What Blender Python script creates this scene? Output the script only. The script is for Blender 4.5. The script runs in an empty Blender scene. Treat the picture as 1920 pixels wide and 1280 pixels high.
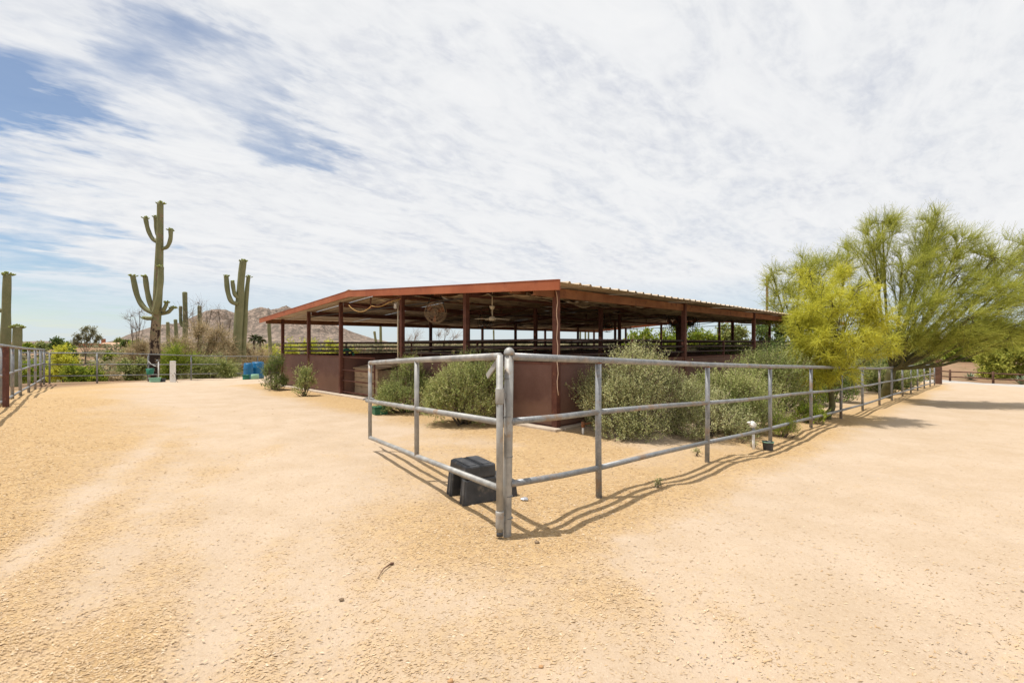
import bpy, math, random
import numpy as np

random.seed(7)
RNG = np.random.default_rng(11)
scene = bpy.context.scene
COL = scene.collection
R = math.radians

# ------------------------------------------------------------------ camera
EYE = 1.55
F = 890.0                       # focal length in photo pixels (1920 wide)
HZ = 643.0                      # horizon row in the photo
cam_d = bpy.data.cameras.new('camera')
cam = bpy.data.objects.new('camera', cam_d)
COL.objects.link(cam)
cam.location = (0, 0, EYE)
cam.rotation_euler = (R(90), 0, 0)
cam_d.sensor_width = 36.0
cam_d.lens = F / 1920 * 36
cam_d.shift_y = 3.0 / 1920
cam_d.clip_start = 0.05
cam_d.clip_end = 20000
scene.camera = cam

# ------------------------------------------------------------------ world
SUN_EL, SUN_AZ = 72.0, 270.0    # the sun stands high on the left
W = bpy.data.worlds.new('World')
scene.world = W
W.use_nodes = True
nt = W.node_tree
for n in list(nt.nodes):
    nt.nodes.remove(n)


def nd(t, typ, **kw):
    n = t.nodes.new(typ)
    for k, v in kw.items():
        setattr(n, k, v)
    return n


def mth(t, op, a, b=None, c=None, clamp=False):
    n = t.nodes.new('ShaderNodeMath')
    n.operation = op
    n.use_clamp = clamp
    for i, v in enumerate((a, b, c)):
        if v is None:
            continue
        if isinstance(v, (int, float)):
            n.inputs[i].default_value = v
        else:
            t.links.new(v, n.inputs[i])
    return n.outputs[0]


def ramp(t, fac, stops, interp='LINEAR'):
    n = t.nodes.new('ShaderNodeValToRGB')
    n.color_ramp.interpolation = interp
    el = n.color_ramp.elements
    while len(el) < len(stops):
        el.new(0.5)
    for e, (p, c) in zip(el, stops):
        e.position = p
        e.color = (c, c, c, 1) if isinstance(c, (int, float)) else (*c[:3], 1)
    t.links.new(fac, n.inputs[0])
    return n.outputs[0]


def noise(t, vec, scale, detail=4, rough=0.55, dist=0.0):
    n = t.nodes.new('ShaderNodeTexNoise')
    n.inputs['Scale'].default_value = scale
    n.inputs['Detail'].default_value = detail
    n.inputs['Roughness'].default_value = rough
    n.inputs['Distortion'].default_value = dist
    if vec is not None:
        t.links.new(vec, n.inputs['Vector'])
    return n.outputs['Fac']


def mixc(t, fac, a, b, mode='MIX'):
    n = t.nodes.new('ShaderNodeMix')
    n.data_type = 'RGBA'
    n.blend_type = mode
    for sock, v in ((n.inputs[0], fac), (n.inputs[6], a), (n.inputs[7], b)):
        if isinstance(v, (int, float)):
            sock.default_value = v
        elif isinstance(v, tuple):
            sock.default_value = (*v[:3], 1)
        else:
            t.links.new(v, sock)
    return n.outputs[2]


sky = nd(nt, 'ShaderNodeTexSky', sky_type='NISHITA')
sky.sun_disc = False
sky.sun_elevation = R(SUN_EL)
sky.sun_rotation = R(SUN_AZ)
sky.air_density = 1.0
sky.dust_density = 0.1
sky.ozone_density = 3.0
tc = nd(nt, 'ShaderNodeTexCoord')
sep = nd(nt, 'ShaderNodeSeparateXYZ')
nt.links.new(tc.outputs['Generated'], sep.inputs[0])
dx, dy, dz = sep.outputs
zz = mth(nt, 'ADD', mth(nt, 'MAXIMUM', dz, 0.0), 0.20)
pu = mth(nt, 'DIVIDE', dx, zz)
pv = mth(nt, 'DIVIDE', dy, zz)
ca, sa = math.cos(R(42)), math.sin(R(42))        # wind direction of the high cloud
al = mth(nt, 'ADD', mth(nt, 'MULTIPLY', pu, ca), mth(nt, 'MULTIPLY', pv, sa))
ac = mth(nt, 'SUBTRACT', mth(nt, 'MULTIPLY', pv, ca), mth(nt, 'MULTIPLY', pu, sa))


def cvec(sa_, sc_):
    c = nt.nodes.new('ShaderNodeCombineXYZ')
    nt.links.new(mth(nt, 'MULTIPLY', al, sa_), c.inputs[0])
    nt.links.new(mth(nt, 'MULTIPLY', ac, sc_), c.inputs[1])
    return c.outputs[0]


n_big = noise(nt, cvec(0.55, 1.4), 1.0, 5, 0.55, 0.6)
n_mid = noise(nt, cvec(2.1, 4.6), 1.0, 7, 0.56, 1.2)
n_fine = noise(nt, cvec(14.0, 22.0), 1.0, 4, 0.6, 0.3)
cov = mth(nt, 'ADD', mth(nt, 'MULTIPLY', n_big, 0.46), mth(nt, 'MULTIPLY', n_mid, 0.36))
cov = mth(nt, 'ADD', cov, mth(nt, 'MULTIPLY', n_fine, 0.16))
cov = mth(nt, 'ADD', cov, 0.165)
wn_ = nt.nodes.new('ShaderNodeTexNoise')
wn_.inputs['Scale'].default_value = 1.0
wn_.inputs['Detail'].default_value = 6
wn_.inputs['Roughness'].default_value = 0.62
nt.links.new(cvec(1.3, 3.2), wn_.inputs['Vector'])
wv = nt.nodes.new('ShaderNodeVectorMath')
wv.operation = 'MULTIPLY_ADD'
nt.links.new(wn_.outputs['Color'], wv.inputs[0])
wv.inputs[1].default_value = (.62, .62, .50)
wv.inputs[2].default_value = (-.31, -.31, -.25)
wd_ = nt.nodes.new('ShaderNodeVectorMath')
wd_.operation = 'ADD'
nt.links.new(tc.outputs['Generated'], wd_.inputs[0])
nt.links.new(wv.outputs[0], wd_.inputs[1])
wnm = nt.nodes.new('ShaderNodeVectorMath')
wnm.operation = 'NORMALIZE'
nt.links.new(wd_.outputs[0], wnm.inputs[0])
# openings in the cloud sheet: direction (as photo row/column), angular width, depth
for (hx, hy, wd, dp) in ((40, 130, .095, .30), (-60, 230, .09, .24), (260, 50, .075, .23), (340, 75, .06, .13), (410, 150, .07, .09), (500, 205, .065, .19), (575, 262, .055, .24), (20, 250, .045, .22), (-30, 470, .08, .28),
                         (90, 466, .05, .22), (180, 474, .04, .16), (40, 600, .05, .14), (150, 610, .05, .12), (-400, 120, .3, .06)):
    v = np.array([(hx - 960) / F, 1.0, (HZ - hy) / F])
    v /= np.linalg.norm(v)
    dotn = nt.nodes.new('ShaderNodeVectorMath')
    dotn.operation = 'DOT_PRODUCT'
    nt.links.new(wnm.outputs[0], dotn.inputs[0])
    dotn.inputs[1].default_value = tuple(v)
    om = mth(nt, 'SUBTRACT', 1.0, dotn.outputs['Value'])
    g = mth(nt, 'EXPONENT', mth(nt, 'MULTIPLY', om, -2.0 / (wd * wd)))
    cov = mth(nt, 'SUBTRACT', cov, mth(nt, 'MULTIPLY', g, dp))
cmask = ramp(nt, cov, ((0.20, 0.12), (0.36, 0.46), (0.52, 0.87), (0.64, 1.0)))
# clear band low over the horizon
low = ramp(nt, dz, ((0.0, 0.72), (0.05, 0.72), (0.13, 1.0)))
cmask = mth(nt, 'MULTIPLY', cmask, low)
ccol = ramp(nt, n_mid, ((0.30, (0.76, 0.78, 0.84)), (0.48, (0.85, 0.865, 0.895)), (0.64, (0.95, 0.955, 0.965))))
ccol = mixc(nt, ramp(nt, n_fine, ((0.35, 0.0), (0.7, 1.0))), ccol, (0.93, 0.94, 0.955))
ccol = mixc(nt, ramp(nt, dz, ((0.0, 1.0), (0.04, .85), (0.13, 0.0))), ccol, (0.66, 0.78, 0.89))
bg1 = nd(nt, 'ShaderNodeBackground')
bg1.inputs['Strength'].default_value = 0.11
nt.links.new(sky.outputs[0], bg1.inputs['Color'])
bg2 = nd(nt, 'ShaderNodeBackground')
bg2.inputs['Strength'].default_value = 0.95
nt.links.new(ccol, bg2.inputs['Color'])
mixs = nd(nt, 'ShaderNodeMixShader')
nt.links.new(cmask, mixs.inputs[0])
nt.links.new(bg1.outputs[0], mixs.inputs[1])
nt.links.new(bg2.outputs[0], mixs.inputs[2])
wo = nd(nt, 'ShaderNodeOutputWorld')
nt.links.new(mixs.outputs[0], wo.inputs['Surface'])

# ------------------------------------------------------------------ sun
sd = bpy.data.lights.new('sun', 'SUN')
sd.energy = 4.8
sd.angle = R(0.5)
sd.color = (1.0, 0.955, 0.89)
sun = bpy.data.objects.new('sun', sd)
COL.objects.link(sun)
from mathutils import Vector
to_sun = Vector((-math.cos(R(SUN_EL)), -0.02, math.sin(R(SUN_EL))))
sun.rotation_euler = to_sun.to_track_quat('Z', 'Y').to_euler()
sun.location = (-20, 0, 60)

vs = scene.view_settings
vs.view_transform = 'Standard'
vs.look = 'None'
vs.exposure = 0.0
vs.gamma = 1.0
vs.use_curve_mapping = False
scene.cycles.max_bounces = 6
scene.cycles.transparent_max_bounces = 8
scene.cycles.use_denoising = True


# ================================================================== helpers
def at(px, py, d):
    """photo pixel + distance -> world point"""
    return Vector(((px - 960) / F * d, d, EYE - (py - HZ) / F * d))


def mat(name, build, rough=0.8, metal=0.0, spec=0.3):
    m = bpy.data.materials.new(name)
    m.use_nodes = True
    t = m.node_tree
    b = t.nodes['Principled BSDF']
    b.inputs['Roughness'].default_value = rough
    b.inputs['Metallic'].default_value = metal
    b.inputs['Specular IOR Level'].default_value = spec
    build(t, b)
    return m


def ocoord(t):
    n = t.nodes.new('ShaderNodeTexCoord')
    return n.outputs['Object']


def gpos(t):
    return t.nodes.new('ShaderNodeNewGeometry').outputs['Position']


def bump(t, b, h, strength=0.3, dist=0.02):
    n = t.nodes.new('ShaderNodeBump')
    n.inputs['Strength'].default_value = strength
    n.inputs['Distance'].default_value = dist
    t.links.new(h, n.inputs['Height'])
    t.links.new(n.outputs[0], b.inputs['Normal'])


def simple(name, c1, c2, scale=6.0, rough=0.7, metal=0.0, bmp=0.0, detail=5, c3=None, s3=20.0, lo=0.35, hi=0.65, spec=0.3, bscale=None):
    def f(t, b):
        p = gpos(t)
        n = noise(t, p, scale, detail, 0.6)
        c = mixc(t, ramp(t, n, ((lo, 0.0), (hi, 1.0))), c1, c2)
        if c3:
            n3 = noise(t, p, s3, 4, 0.6)
            c = mixc(t, ramp(t, n3, ((0.58, 0.0), (0.7, 1.0))), c, c3)
        t.links.new(c, b.inputs['Base Color'])
        if bmp:
            bump(t, b, noise(t, p, bscale or scale * 6, 3, 0.6), bmp, 0.01)
    return mat(name, f, rough, metal, spec)


def leafmat(name, cols, trans=0.3, rough=0.65):
    """leaf colour driven by the per-leaf 'tone' attribute"""
    m = bpy.data.materials.new(name)
    m.use_nodes = True
    t = m.node_tree
    b = t.nodes['Principled BSDF']
    b.inputs['Roughness'].default_value = rough
    b.inputs['Specular IOR Level'].default_value = 0.2
    a = t.nodes.new('ShaderNodeAttribute')
    a.attribute_name = 'tone'
    k = len(cols)
    c = ramp(t, a.outputs['Fac'], tuple((i / (k - 1), cols[i]) for i in range(k)))
    t.links.new(c, b.inputs['Base Color'])
    tr = t.nodes.new('ShaderNodeBsdfTranslucent')
    t.links.new(c, tr.inputs['Color'])
    mx = t.nodes.new('ShaderNodeMixShader')
    mx.inputs[0].default_value = trans
    t.links.new(b.outputs[0], mx.inputs[1])
    t.links.new(tr.outputs[0], mx.inputs[2])
    t.links.new(mx.outputs[0], t.nodes['Material Output'].inputs['Surface'])
    return m


def link(o, parent=None):
    COL.objects.link(o)
    if parent is not None:
        o.parent = parent
    return o


def tag(o, label=None, cat=None, group=None, kind=None):
    for k, v in (('label', label), ('category', cat), ('group', group), ('kind', kind)):
        if v:
            o[k] = v
    return o


def empty(name, loc, label, cat, group=None, rz=0.0):
    o = bpy.data.objects.new(name, None)
    o.empty_display_size = 0.2
    o.location = loc
    o.rotation_euler = (0, 0, rz)
    COL.objects.link(o)
    return tag(o, label, cat, group)


class MB:
    """collects vertices and polygons, then links them as one mesh object"""

    def __init__(self):
        self.v, self.f, self.sm, self.tone, self.n = [], [], [], [], 0

    def add(self, verts, faces, smooth=False, tone=None):
        verts = np.asarray(verts, float).reshape(-1, 3)
        self.v.append(verts)
        for f in faces:
            self.f.append([i + self.n for i in f])
            self.sm.append(smooth)
        self.n += len(verts)
        return self

    def box(self, c, size, rz=0.0, axes=None):
        sx, sy, sz = (s / 2 for s in size)
        pts = np.array([(x, y, z) for z in (-sz, sz) for (x, y) in ((-sx, -sy), (sx, -sy), (sx, sy), (-sx, sy))])
        if axes is not None:
            pts = pts @ np.array(axes, float)
        elif rz:
            c_, s_ = math.cos(rz), math.sin(rz)
            pts = np.stack([pts[:, 0] * c_ - pts[:, 1] * s_, pts[:, 0] * s_ + pts[:, 1] * c_, pts[:, 2]], 1)
        pts = pts + np.array(c, float)
        return self.add(pts, ((0, 3, 2, 1), (4, 5, 6, 7), (0, 1, 5, 4), (1, 2, 6, 5), (2, 3, 7, 6), (3, 0, 4, 7)))

    def beam(self, p0, p1, w, h, up=(0, 0, 1)):
        p0, p1 = np.array(p0, float), np.array(p1, float)
        d = p1 - p0
        L = np.linalg.norm(d)
        d = d / L
        u = np.array(up, float)
        s = np.cross(d, u)
        s /= np.linalg.norm(s)
        u = np.cross(s, d)
        return self.box((p0 + p1) / 2, (L, w, h), axes=(d, s, u))

    def tube(self, pts, rad, seg=8, cap=True, smooth=True, ribs=0.0):
        P = np.array(pts, float)
        n = len(P)
        rad = np.full(n, rad, float) if np.isscalar(rad) else np.asarray(rad, float)
        T = np.gradient(P, axis=0)
        T /= np.linalg.norm(T, axis=1)[:, None] + 1e-12
        ref = np.array((0, 0, 1.0)) if abs(T[0][2]) < 0.9 else np.array((1.0, 0, 0))
        u = np.cross(T[0], ref)
        u /= np.linalg.norm(u)
        ang = np.arange(seg) * 2 * math.pi / seg
        mod = 1 - ribs * (np.arange(seg) % 2)
        vs_ = []
        for i in range(n):
            u = u - T[i] * np.dot(u, T[i])
            u /= np.linalg.norm(u) + 1e-12
            w = np.cross(T[i], u)
            vs_.append(P[i] + rad[i] * ((np.cos(ang) * mod)[:, None] * u + (np.sin(ang) * mod)[:, None] * w))
        vs_ = np.concatenate(vs_)
        fs = []
        for i in range(n - 1):
            for j in range(seg):
                k = (j + 1) % seg
                fs.append((i * seg + j, i * seg + k, (i + 1) * seg + k, (i + 1) * seg + j))
        if cap:
            fs.append(tuple(range(seg - 1, -1, -1)))
            fs.append(tuple(range((n - 1) * seg, n * seg)))
        self.add(vs_, fs, smooth)
        return self

    def lathe(self, prof, c=(0, 0, 0), seg=24, smooth=True, cap=True):
        a = np.arange(seg) * 2 * math.pi / seg
        vs_ = np.concatenate([np.stack([r * np.cos(a), r * np.sin(a), np.full(seg, z)], 1) for r, z in prof]) + np.array(c, float)
        fs = []
        for i in range(len(prof) - 1):
            for j in range(seg):
                k = (j + 1) % seg
                fs.append((i * seg + j, i * seg + k, (i + 1) * seg + k, (i + 1) * seg + j))
        if cap:
            fs.append(tuple(range(seg - 1, -1, -1)))
            n = len(prof)
            fs.append(tuple(range((n - 1) * seg, n * seg)))
        return self.add(vs_, fs, smooth)

    def mesh(self, name, m=None):
        me = bpy.data.meshes.new(name)
        V = np.concatenate(self.v)
        me.from_pydata([tuple(p) for p in V], [], self.f)
        me.polygons.foreach_set('use_smooth', np.array(self.sm, bool))
        if m:
            me.materials.append(m)
        me.update()
        return me

    def build(self, name, m=None, parent=None, bevel=0.0):
        o = bpy.data.objects.new(name, self.mesh(name, m))
        if parent is not None and parent.type == 'EMPTY':
            pass
        link(o, parent)
        if parent is not None:
            o.matrix_parent_inverse = world_of(parent).inverted()
        if bevel:
            md = o.modifiers.new('bevel', 'BEVEL')
            md.width = bevel
            md.segments = 2
            md.limit_method = 'ANGLE'
        return o


from mathutils import Matrix, Euler


def world_of(o):
    m = Matrix.LocRotScale(o.location, o.rotation_euler, o.scale)
    if o.parent is not None:
        m = world_of(o.parent) @ o.matrix_parent_inverse @ m
    return m


def quads(name, V, m, parent=None, tone=None, smooth=False, local=False, k=4):
    """V: (n,k,3) polygons of k corners -> one mesh object, tone: (n,)"""
    n = len(V)
    me = bpy.data.meshes.new(name)
    me.vertices.add(n * k)
    me.loops.add(n * k)
    me.polygons.add(n)
    me.vertices.foreach_set('co', np.ascontiguousarray(V, np.float32).ravel())
    me.loops.foreach_set('vertex_index', np.arange(n * k, dtype=np.int32))
    me.polygons.foreach_set('loop_start', np.arange(0, n * k, k, dtype=np.int32))
    me.polygons.foreach_set('loop_total', np.full(n, k, np.int32))
    if tone is not None:
        a = me.attributes.new('tone', 'FLOAT', 'POINT')
        a.data.foreach_set('value', np.repeat(np.clip(tone, 0, 1), k).astype(np.float32))
    me.materials.append(m)
    me.update(calc_edges=True)
    o = bpy.data.objects.new(name, me)
    link(o, parent)
    if parent is not None and not local:
        o.matrix_parent_inverse = world_of(parent).inverted()
    return o


def copy_tree(o, parent=None):
    c = o.copy()
    COL.objects.link(c)
    if parent is not None:
        c.parent = parent
    for ch in [x for x in scene.objects if x.parent == o]:
        copy_tree(ch, c)
    return c


def hash2(ix, iy, s):
    h = np.sin(ix * 127.1 + iy * 311.7 + s * 74.7) * 43758.5453
    return h - np.floor(h)


def vnoise(x, y, s=0):
    ix, iy = np.floor(x), np.floor(y)
    fx, fy = x - ix, y - iy
    fx = fx * fx * (3 - 2 * fx)
    fy = fy * fy * (3 - 2 * fy)
    a, b = hash2(ix, iy, s), hash2(ix + 1, iy, s)
    c, d = hash2(ix, iy + 1, s), hash2(ix + 1, iy + 1, s)
    return (a * (1 - fx) + b * fx) * (1 - fy) + (c * (1 - fx) + d * fx) * fy - 0.5


def fbm(x, y, o=4, s=0):
    r, a = 0, 1.0
    for i in range(o):
        r = r + a * vnoise(x * 2 ** i, y * 2 ** i, s + i)
        a *= 0.5
    return r


# ================================================================== terrain
# fence line on the right: distance, photo rows of top, middle, bottom rail and of the ground
FD = [3.88, 4.72, 6.42, 8.10, 9.76, 11.5, 13.2, 14.9, 16.5, 18.0, 19.5, 21.0, 22.6, 24.2, 25.7]
FX = [-0.01] + [(p - 960) / F * d for p, d in zip([1122, 1326.5, 1444, 1520.5, 1577, 1617, 1649, 1672, 1692, 1708, 1720.5, 1733, 1744, 1752], FD[1:])]
ZT = [1.44, 1.385, 1.26, 1.15, 1.055, .955, .855, .755, .70, .65, .60, .545, .49, .43, .37]
ZM = [.91, .866, .742, .63, .535, .43, .35, .29, .23, .18, .13, .075, .02, -.04, -.10]
ZB = [.40, .31, .21, .094, .01, -.08, -.165, -.215, -.255, -.30, -.345, -.40, -.455, -.51, -.57]
ZG = [0.0, 0.015, -.07, -.20, -.21, -.28, -.32, -.40, -.42, -.45, -.50, -.55, -.60, -.66, -.70]

# barn frame
BN = np.array((0.817, 8.76))
BA = np.array((-0.705, 0.7092))
BB = np.array((0.7087, 0.7055))
BW, BL = 13.93, 20.83


def bxy(s, t):
    p = BN + BA * s + BB * t
    return float(p[0]), float(p[1])


def bz(s):
    return -0.05 - 0.005 * s


CTRL = [(0, 0, 0), (-3, 2, 0), (3, 2, -.03), (-6, 4, .04), (6, 4, -.1), (0, -8, .1), (-12, -8, .2), (12, -8, -.1), (-3, 6, 0), (-2.5, 9, -.03), (-6, 10, 0),
        (-6.6, 5, .12), (-8.8, 8, .16), (-11.6, 10.8, .17), (-14.2, 13.5, .06), (-16, 15.3, -.03), (-18.2, 18, -.14), (-19.7, 20, -.2), (-20.5, 16, -.3),
        (-18.1, 20.7, -.2), (-17.5, 22.8, -.28), (-16.9, 25, -.38), (-17, 28.2, -.52), (-16.8, 31.3, -.6), (-15.6, 35, -.7), (-10, 15, -.05), (-12, 21, -.15), (-13, 26, -.35), (-8, 20, -.12),
        (-22, 27, -1.4), (-27, 25, -1.6), (-21, 33, -1.7), (-26, 36, -2.4), (-36, 32, -2.8), (-36, 45, -3.0), (-22, 50, -2.0), (-60, 62, -3.2), (-45, 60, -2.8), (-80, 84, -2.6), (-80, 97, -1.2), (-60, 95, -1.2), (-130, 150, 0.2),
        (-110, 160, .2), (-30, 90, -1.4), (-300, 400, 1.2), (-40, 200, 0), (0, 45, -.9), (10, 60, -1.2), (0, 100, -1), (0, 300, .3), (60, 300, .5), (-10, 40, -.9), (20, 40, -1.0),
        (12, 9, -.32), (9, 6, -.2), (16, 12, -.45), (22, 18, -.62), (29, 25, -.95), (26, 26.5, -.78), (30, 29, -1.1), (31, 32, -1.45), (33, 30.5, -1.45), (36, 41, -1.85), (41, 37, -1.8), (38.5, 42.5, -1.9),
        (40.5, 40, -1.85), (44, 48, -1.5), (42, 50, -1.45), (52, 46, -1.4), (50, 59, -.75), (56, 60, -.75), (62, 55, -.7), (80, 90, -.2), (30, 38, -1.5), (20, 30, -.8), (25, 45, -1.2), (40, 20, -1.0), (50, 10, -1.0), (300, 300, 1.2), (200, -100, 0), (-200, -100, 1)]
for i in range(15):
    CTRL.append((FX[i], FD[i], ZG[i]))
    CTRL.append((FX[i] + 0.9, FD[i] - 0.9, ZG[i] - 0.03))
for s in (0, 3.5, 7, 10.5, 13.9):
    for t in (0, 5, 10, 15, 20.8):
        x, y = bxy(s, t)
        CTRL.append((x, y, bz(s)))
CT = np.array(CTRL, float)


def G(x, y, bumps=True):
    x = np.asarray(x, float)
    y = np.asarray(y, float)
    sh = x.shape
    X, Y = x.ravel(), y.ravel()
    out = np.empty(len(X))
    for i in range(0, len(X), 40000):
        xs, ys = X[i:i + 40000, None], Y[i:i + 40000, None]
        r2 = (xs - CT[None, :, 0]) ** 2 + (ys - CT[None, :, 1]) ** 2
        w = 1.0 / (r2 + 0.35) ** 1.9
        out[i:i + 40000] = (w * CT[None, :, 2]).sum(1) / w.sum(1)
    if bumps:
        d = np.hypot(X, Y)
        amp = np.clip(1 - d / 60, 0, 1)
        rel = np.stack([X - BN[0], Y - BN[1]], 1)
        s, t = rel @ BA, rel @ BB
        inb = np.clip(np.minimum(np.minimum(s, BW - s), np.minimum(t, BL - t)) / 0.6 + 1, 0, 1)
        amp = amp * (1 - 0.85 * inb)
        out += amp * (0.055 * vnoise(X / 1.9, Y / 1.9, 3) + 0.034 * vnoise(X / .62, Y / .62, 4) + 0.026 * vnoise(X / .30, Y / .30, 5) + 0.014 * vnoise(X / .14, Y / .14, 6))
        far = np.clip((d - 35) / 60, 0, 1)
        out += far * (0.5 * fbm(X / 17, Y / 17, 3, 9))
        fr = np.clip((d - 250) / 800, 0, 1)
        out += fr * (4.0 * fbm(X / 190, Y / 190, 3, 21) - 1.5)
    return out.reshape(sh)


def g1(x, y):
    return float(G(np.array([x]), np.array([y]))[0])


def axis(c, half, step, grow, far):
    p = [0.0]
    while p[-1] < far:
        s = step if p[-1] < half else max(step, (p[-1] - half) * grow + step)
        p.append(p[-1] + s)
    p = np.array(p)
    return c + np.concatenate([-p[:0:-1], p])


gx = axis(0.3, 5.5, 0.062, 0.055, 6500)
gy = axis(5.0, 4.2, 0.062, 0.055, 6500)
GX, GY = np.meshgrid(gx, gy)
GZ = G(GX, GY)
# share of wood chips at each spot (golden), the rest is pale driven sand
wn = 0.55 * fbm(GX / 2.3, GY / 2.3, 4, 40) + 0.3 * fbm(GX / .5, GY / .5, 3, 50)


def tracks(x, y):
    """soft wheel ruts: two pairs along the drive on the right, one pair up the yard on the left"""
    xf = np.interp(y, FD, FX, left=-0.9)
    w_ = .12 * vnoise(x * 0 + 3.3, y / 2.5, 71)
    k = np.zeros(np.shape(x))
    for off, a in ((1.9, .8), (3.35, 1.0), (4.1, .6), (5.5, .7)):
        k = np.maximum(k, a * np.exp(-((x - xf * 1.02 - off - w_) / .17) ** 2))
    xl = -1.0 - .36 * y - .012 * y * y
    for off, a in ((-1.2, .8), (.35, .9), (-.5, .5), (1.0, .5)):
        k = np.maximum(k, a * np.exp(-((x - xl - off - w_) / .20) ** 2) * (y < 20))
    return k * np.clip(.35 + 1.2 * vnoise(x / 1.7, y / 1.7, 72) + .45, 0, 1)


def chipmask(x, y):
    n = 0.55 * fbm(x / 2.3, y / 2.3, 4, 40) + 0.3 * fbm(x / .5, y / .5, 3, 50)
    xf = np.interp(y, FD, FX)
    m = np.full(x.shape, 0.10)
    # strip along the right fence
    dr = (x - xf)
    m = np.maximum(m, 0.85 * np.exp(-((dr - 0.2) / np.where(dr > 0.2, 1.0, 2.2)) ** 2) * np.clip((y - 1.9) / 2.0, 0, 1))
    # corner yard around the post and inside the gate
    m = np.maximum(m, 0.52 * np.exp(-(((x - .3) / 1.5) ** 2 + ((y - 3.4) / 1.3) ** 2)))
    m = np.maximum(m, 0.8 * np.exp(-(((x - 0.3) / 2.2) ** 2 + ((y - 6.3) / 2.0) ** 2)))
    # left fence strip
    xl = -2.35 - 0.86 * y
    m = np.maximum(m, 1.0 * np.exp(-((x - xl - 0.5) / np.where(x > xl + .5, 3.0, 6)) ** 2))
    m = np.maximum(m, 1.0 * np.exp(-(((x + 3.4) / 1.7) ** 2 + ((y - 1.6) / 2.6) ** 2)))
    # along the barn front
    rel = np.stack([x - BN[0], y - BN[1]], -1)
    s, t = rel @ BA, rel @ BB
    m = np.maximum(m, 0.9 * np.exp(-((t + 0.7) / 1.2) ** 2) * (s > -2) * (s < 16))
    m = np.where((t > 0) & (t < BL) & (s > 0) & (s < BW), 0.5, m)
    road = np.clip((x - xf - 1.2) / 1.0, 0, 1) * (y > 2)
    m = m * (1 - 0.75 * road)
    m = m * (1 - 0.75 * tracks(x, y))
    return np.clip(m + n * 0.75, 0, 1)


CM = chipmask(GX, GY)
GZ = GZ - .014 * tracks(GX, GY) * (np.hypot(GX, GY) < 30)
dist = np.hypot(GX, GY)
# natural desert soil outside the yard
yard = np.clip((-GX - 16.8) / 1.5, 0, 1) * (GY > 3) + np.clip((GY - 38) / 8, 0, 1) + np.clip((dist - 46) / 10, 0, 1) + np.clip((-(GX) - (2.6 + .86 * GY)) / 1.2, 0, 1) * (GY < 21)
yard = np.clip(yard, 0, 1)
gm = bpy.data.meshes.new('ground')
nx, ny = len(gx), len(gy)
gm.vertices.add(nx * ny)
gm.vertices.foreach_set('co', np.stack([GX, GY, GZ], -1).astype(np.float32).ravel())
ii = (np.arange(ny - 1)[:, None] * nx + np.arange(nx - 1)[None, :]).ravel()
Fq = np.stack([ii, ii + 1, ii + nx + 1, ii + nx], 1).astype(np.int32)
gm.loops.add(len(Fq) * 4)
gm.polygons.add(len(Fq))
gm.loops.foreach_set('vertex_index', Fq.ravel())
gm.polygons.foreach_set('loop_start', np.arange(0, len(Fq) * 4, 4, dtype=np.int32))
gm.polygons.foreach_set('loop_total', np.full(len(Fq), 4, np.int32))
gm.polygons.foreach_set('use_smooth', np.ones(len(Fq), bool))
for nm, arr in (('chips', CM), ('desert', yard)):
    a = gm.attributes.new(nm, 'FLOAT', 'POINT')
    a.data.foreach_set('value', arr.astype(np.float32).ravel())
gm.update(calc_edges=True)


def ground_mat(t, b):
    p = gpos(t)
    a = t.nodes.new('ShaderNodeAttribute')
    a.attribute_name = 'chips'
    ds = t.nodes.new('ShaderNodeAttribute')
    ds.attribute_name = 'desert'
    n1 = noise(t, p, 1.3, 6, 0.65)
    n2 = noise(t, p, 14.0, 5, 0.7)
    n3 = noise(t, p, 70.0, 4, 0.7)
    n4 = noise(t, p, 240.0, 2, 0.6)
    sand = mixc(t, ramp(t, n1, ((.35, 0.), (.65, 1.))), (.448, .342, .238), (.500, .394, .292))
    chip = mixc(t, ramp(t, n2, ((.35, 0.), (.65, 1.))), (.405, .262, .125), (.505, .358, .192))
    f = mth(t, 'ADD', a.outputs['Fac'], mth(t, 'MULTIPLY', mth(t, 'SUBTRACT', n2, 0.5), 0.9))
    c = mixc(t, ramp(t, f, ((.25, 0.), (.75, 1.))), sand, chip)
    # grit: dark and pale grains
    c = mixc(t, ramp(t, n3, ((.28, .5), (.40, 0.))), c, (.28, .18, .10))
    c = mixc(t, ramp(t, n3, ((.58, 0.), (.72, .6))), c, (.70, .57, .42))
    c = mixc(t, ramp(t, n4, ((.30, .35), (.45, 0.))), c, (.30, .20, .115))
    d1 = noise(t, p, 0.12, 6, 0.65)
    d2 = noise(t, p, 1.1, 5, 0.7)
    des = mixc(t, ramp(t, d1, ((.38, 0.), (.62, 1.))), (.20, .12, .07), (.31, .20, .125))
    des = mixc(t, ramp(t, d2, ((.5, 0.), (.68, .8))), des, (.14, .125, .06))
    c = mixc(t, ds.outputs['Fac'], c, des)
    t.links.new(c, b.inputs['Base Color'])
    n5 = noise(t, p, 28.0, 5, 0.75)
    c = mixc(t, ramp(t, n5, ((.36, .28), (.47, 0.))), c, (.32, .21, .115))
    t.links.new(c, b.inputs['Base Color'])
    h = mth(t, 'ADD', mth(t, 'MULTIPLY', n2, 0.5), mth(t, 'MULTIPLY', n5, 0.45))
    h = mth(t, 'ADD', h, mth(t, 'MULTIPLY', n3, 0.5))
    bump(t, b, h, 0.65, 0.02)


M_ground = mat('sand_and_chips', ground_mat, 0.95, 0, 0.1)
gm.materials.append(M_ground)
ground = bpy.data.objects.new('ground', gm)
link(ground)
tag(ground, 'pale sandy yard strewn with golden wood chips', None, None, 'structure')

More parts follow.
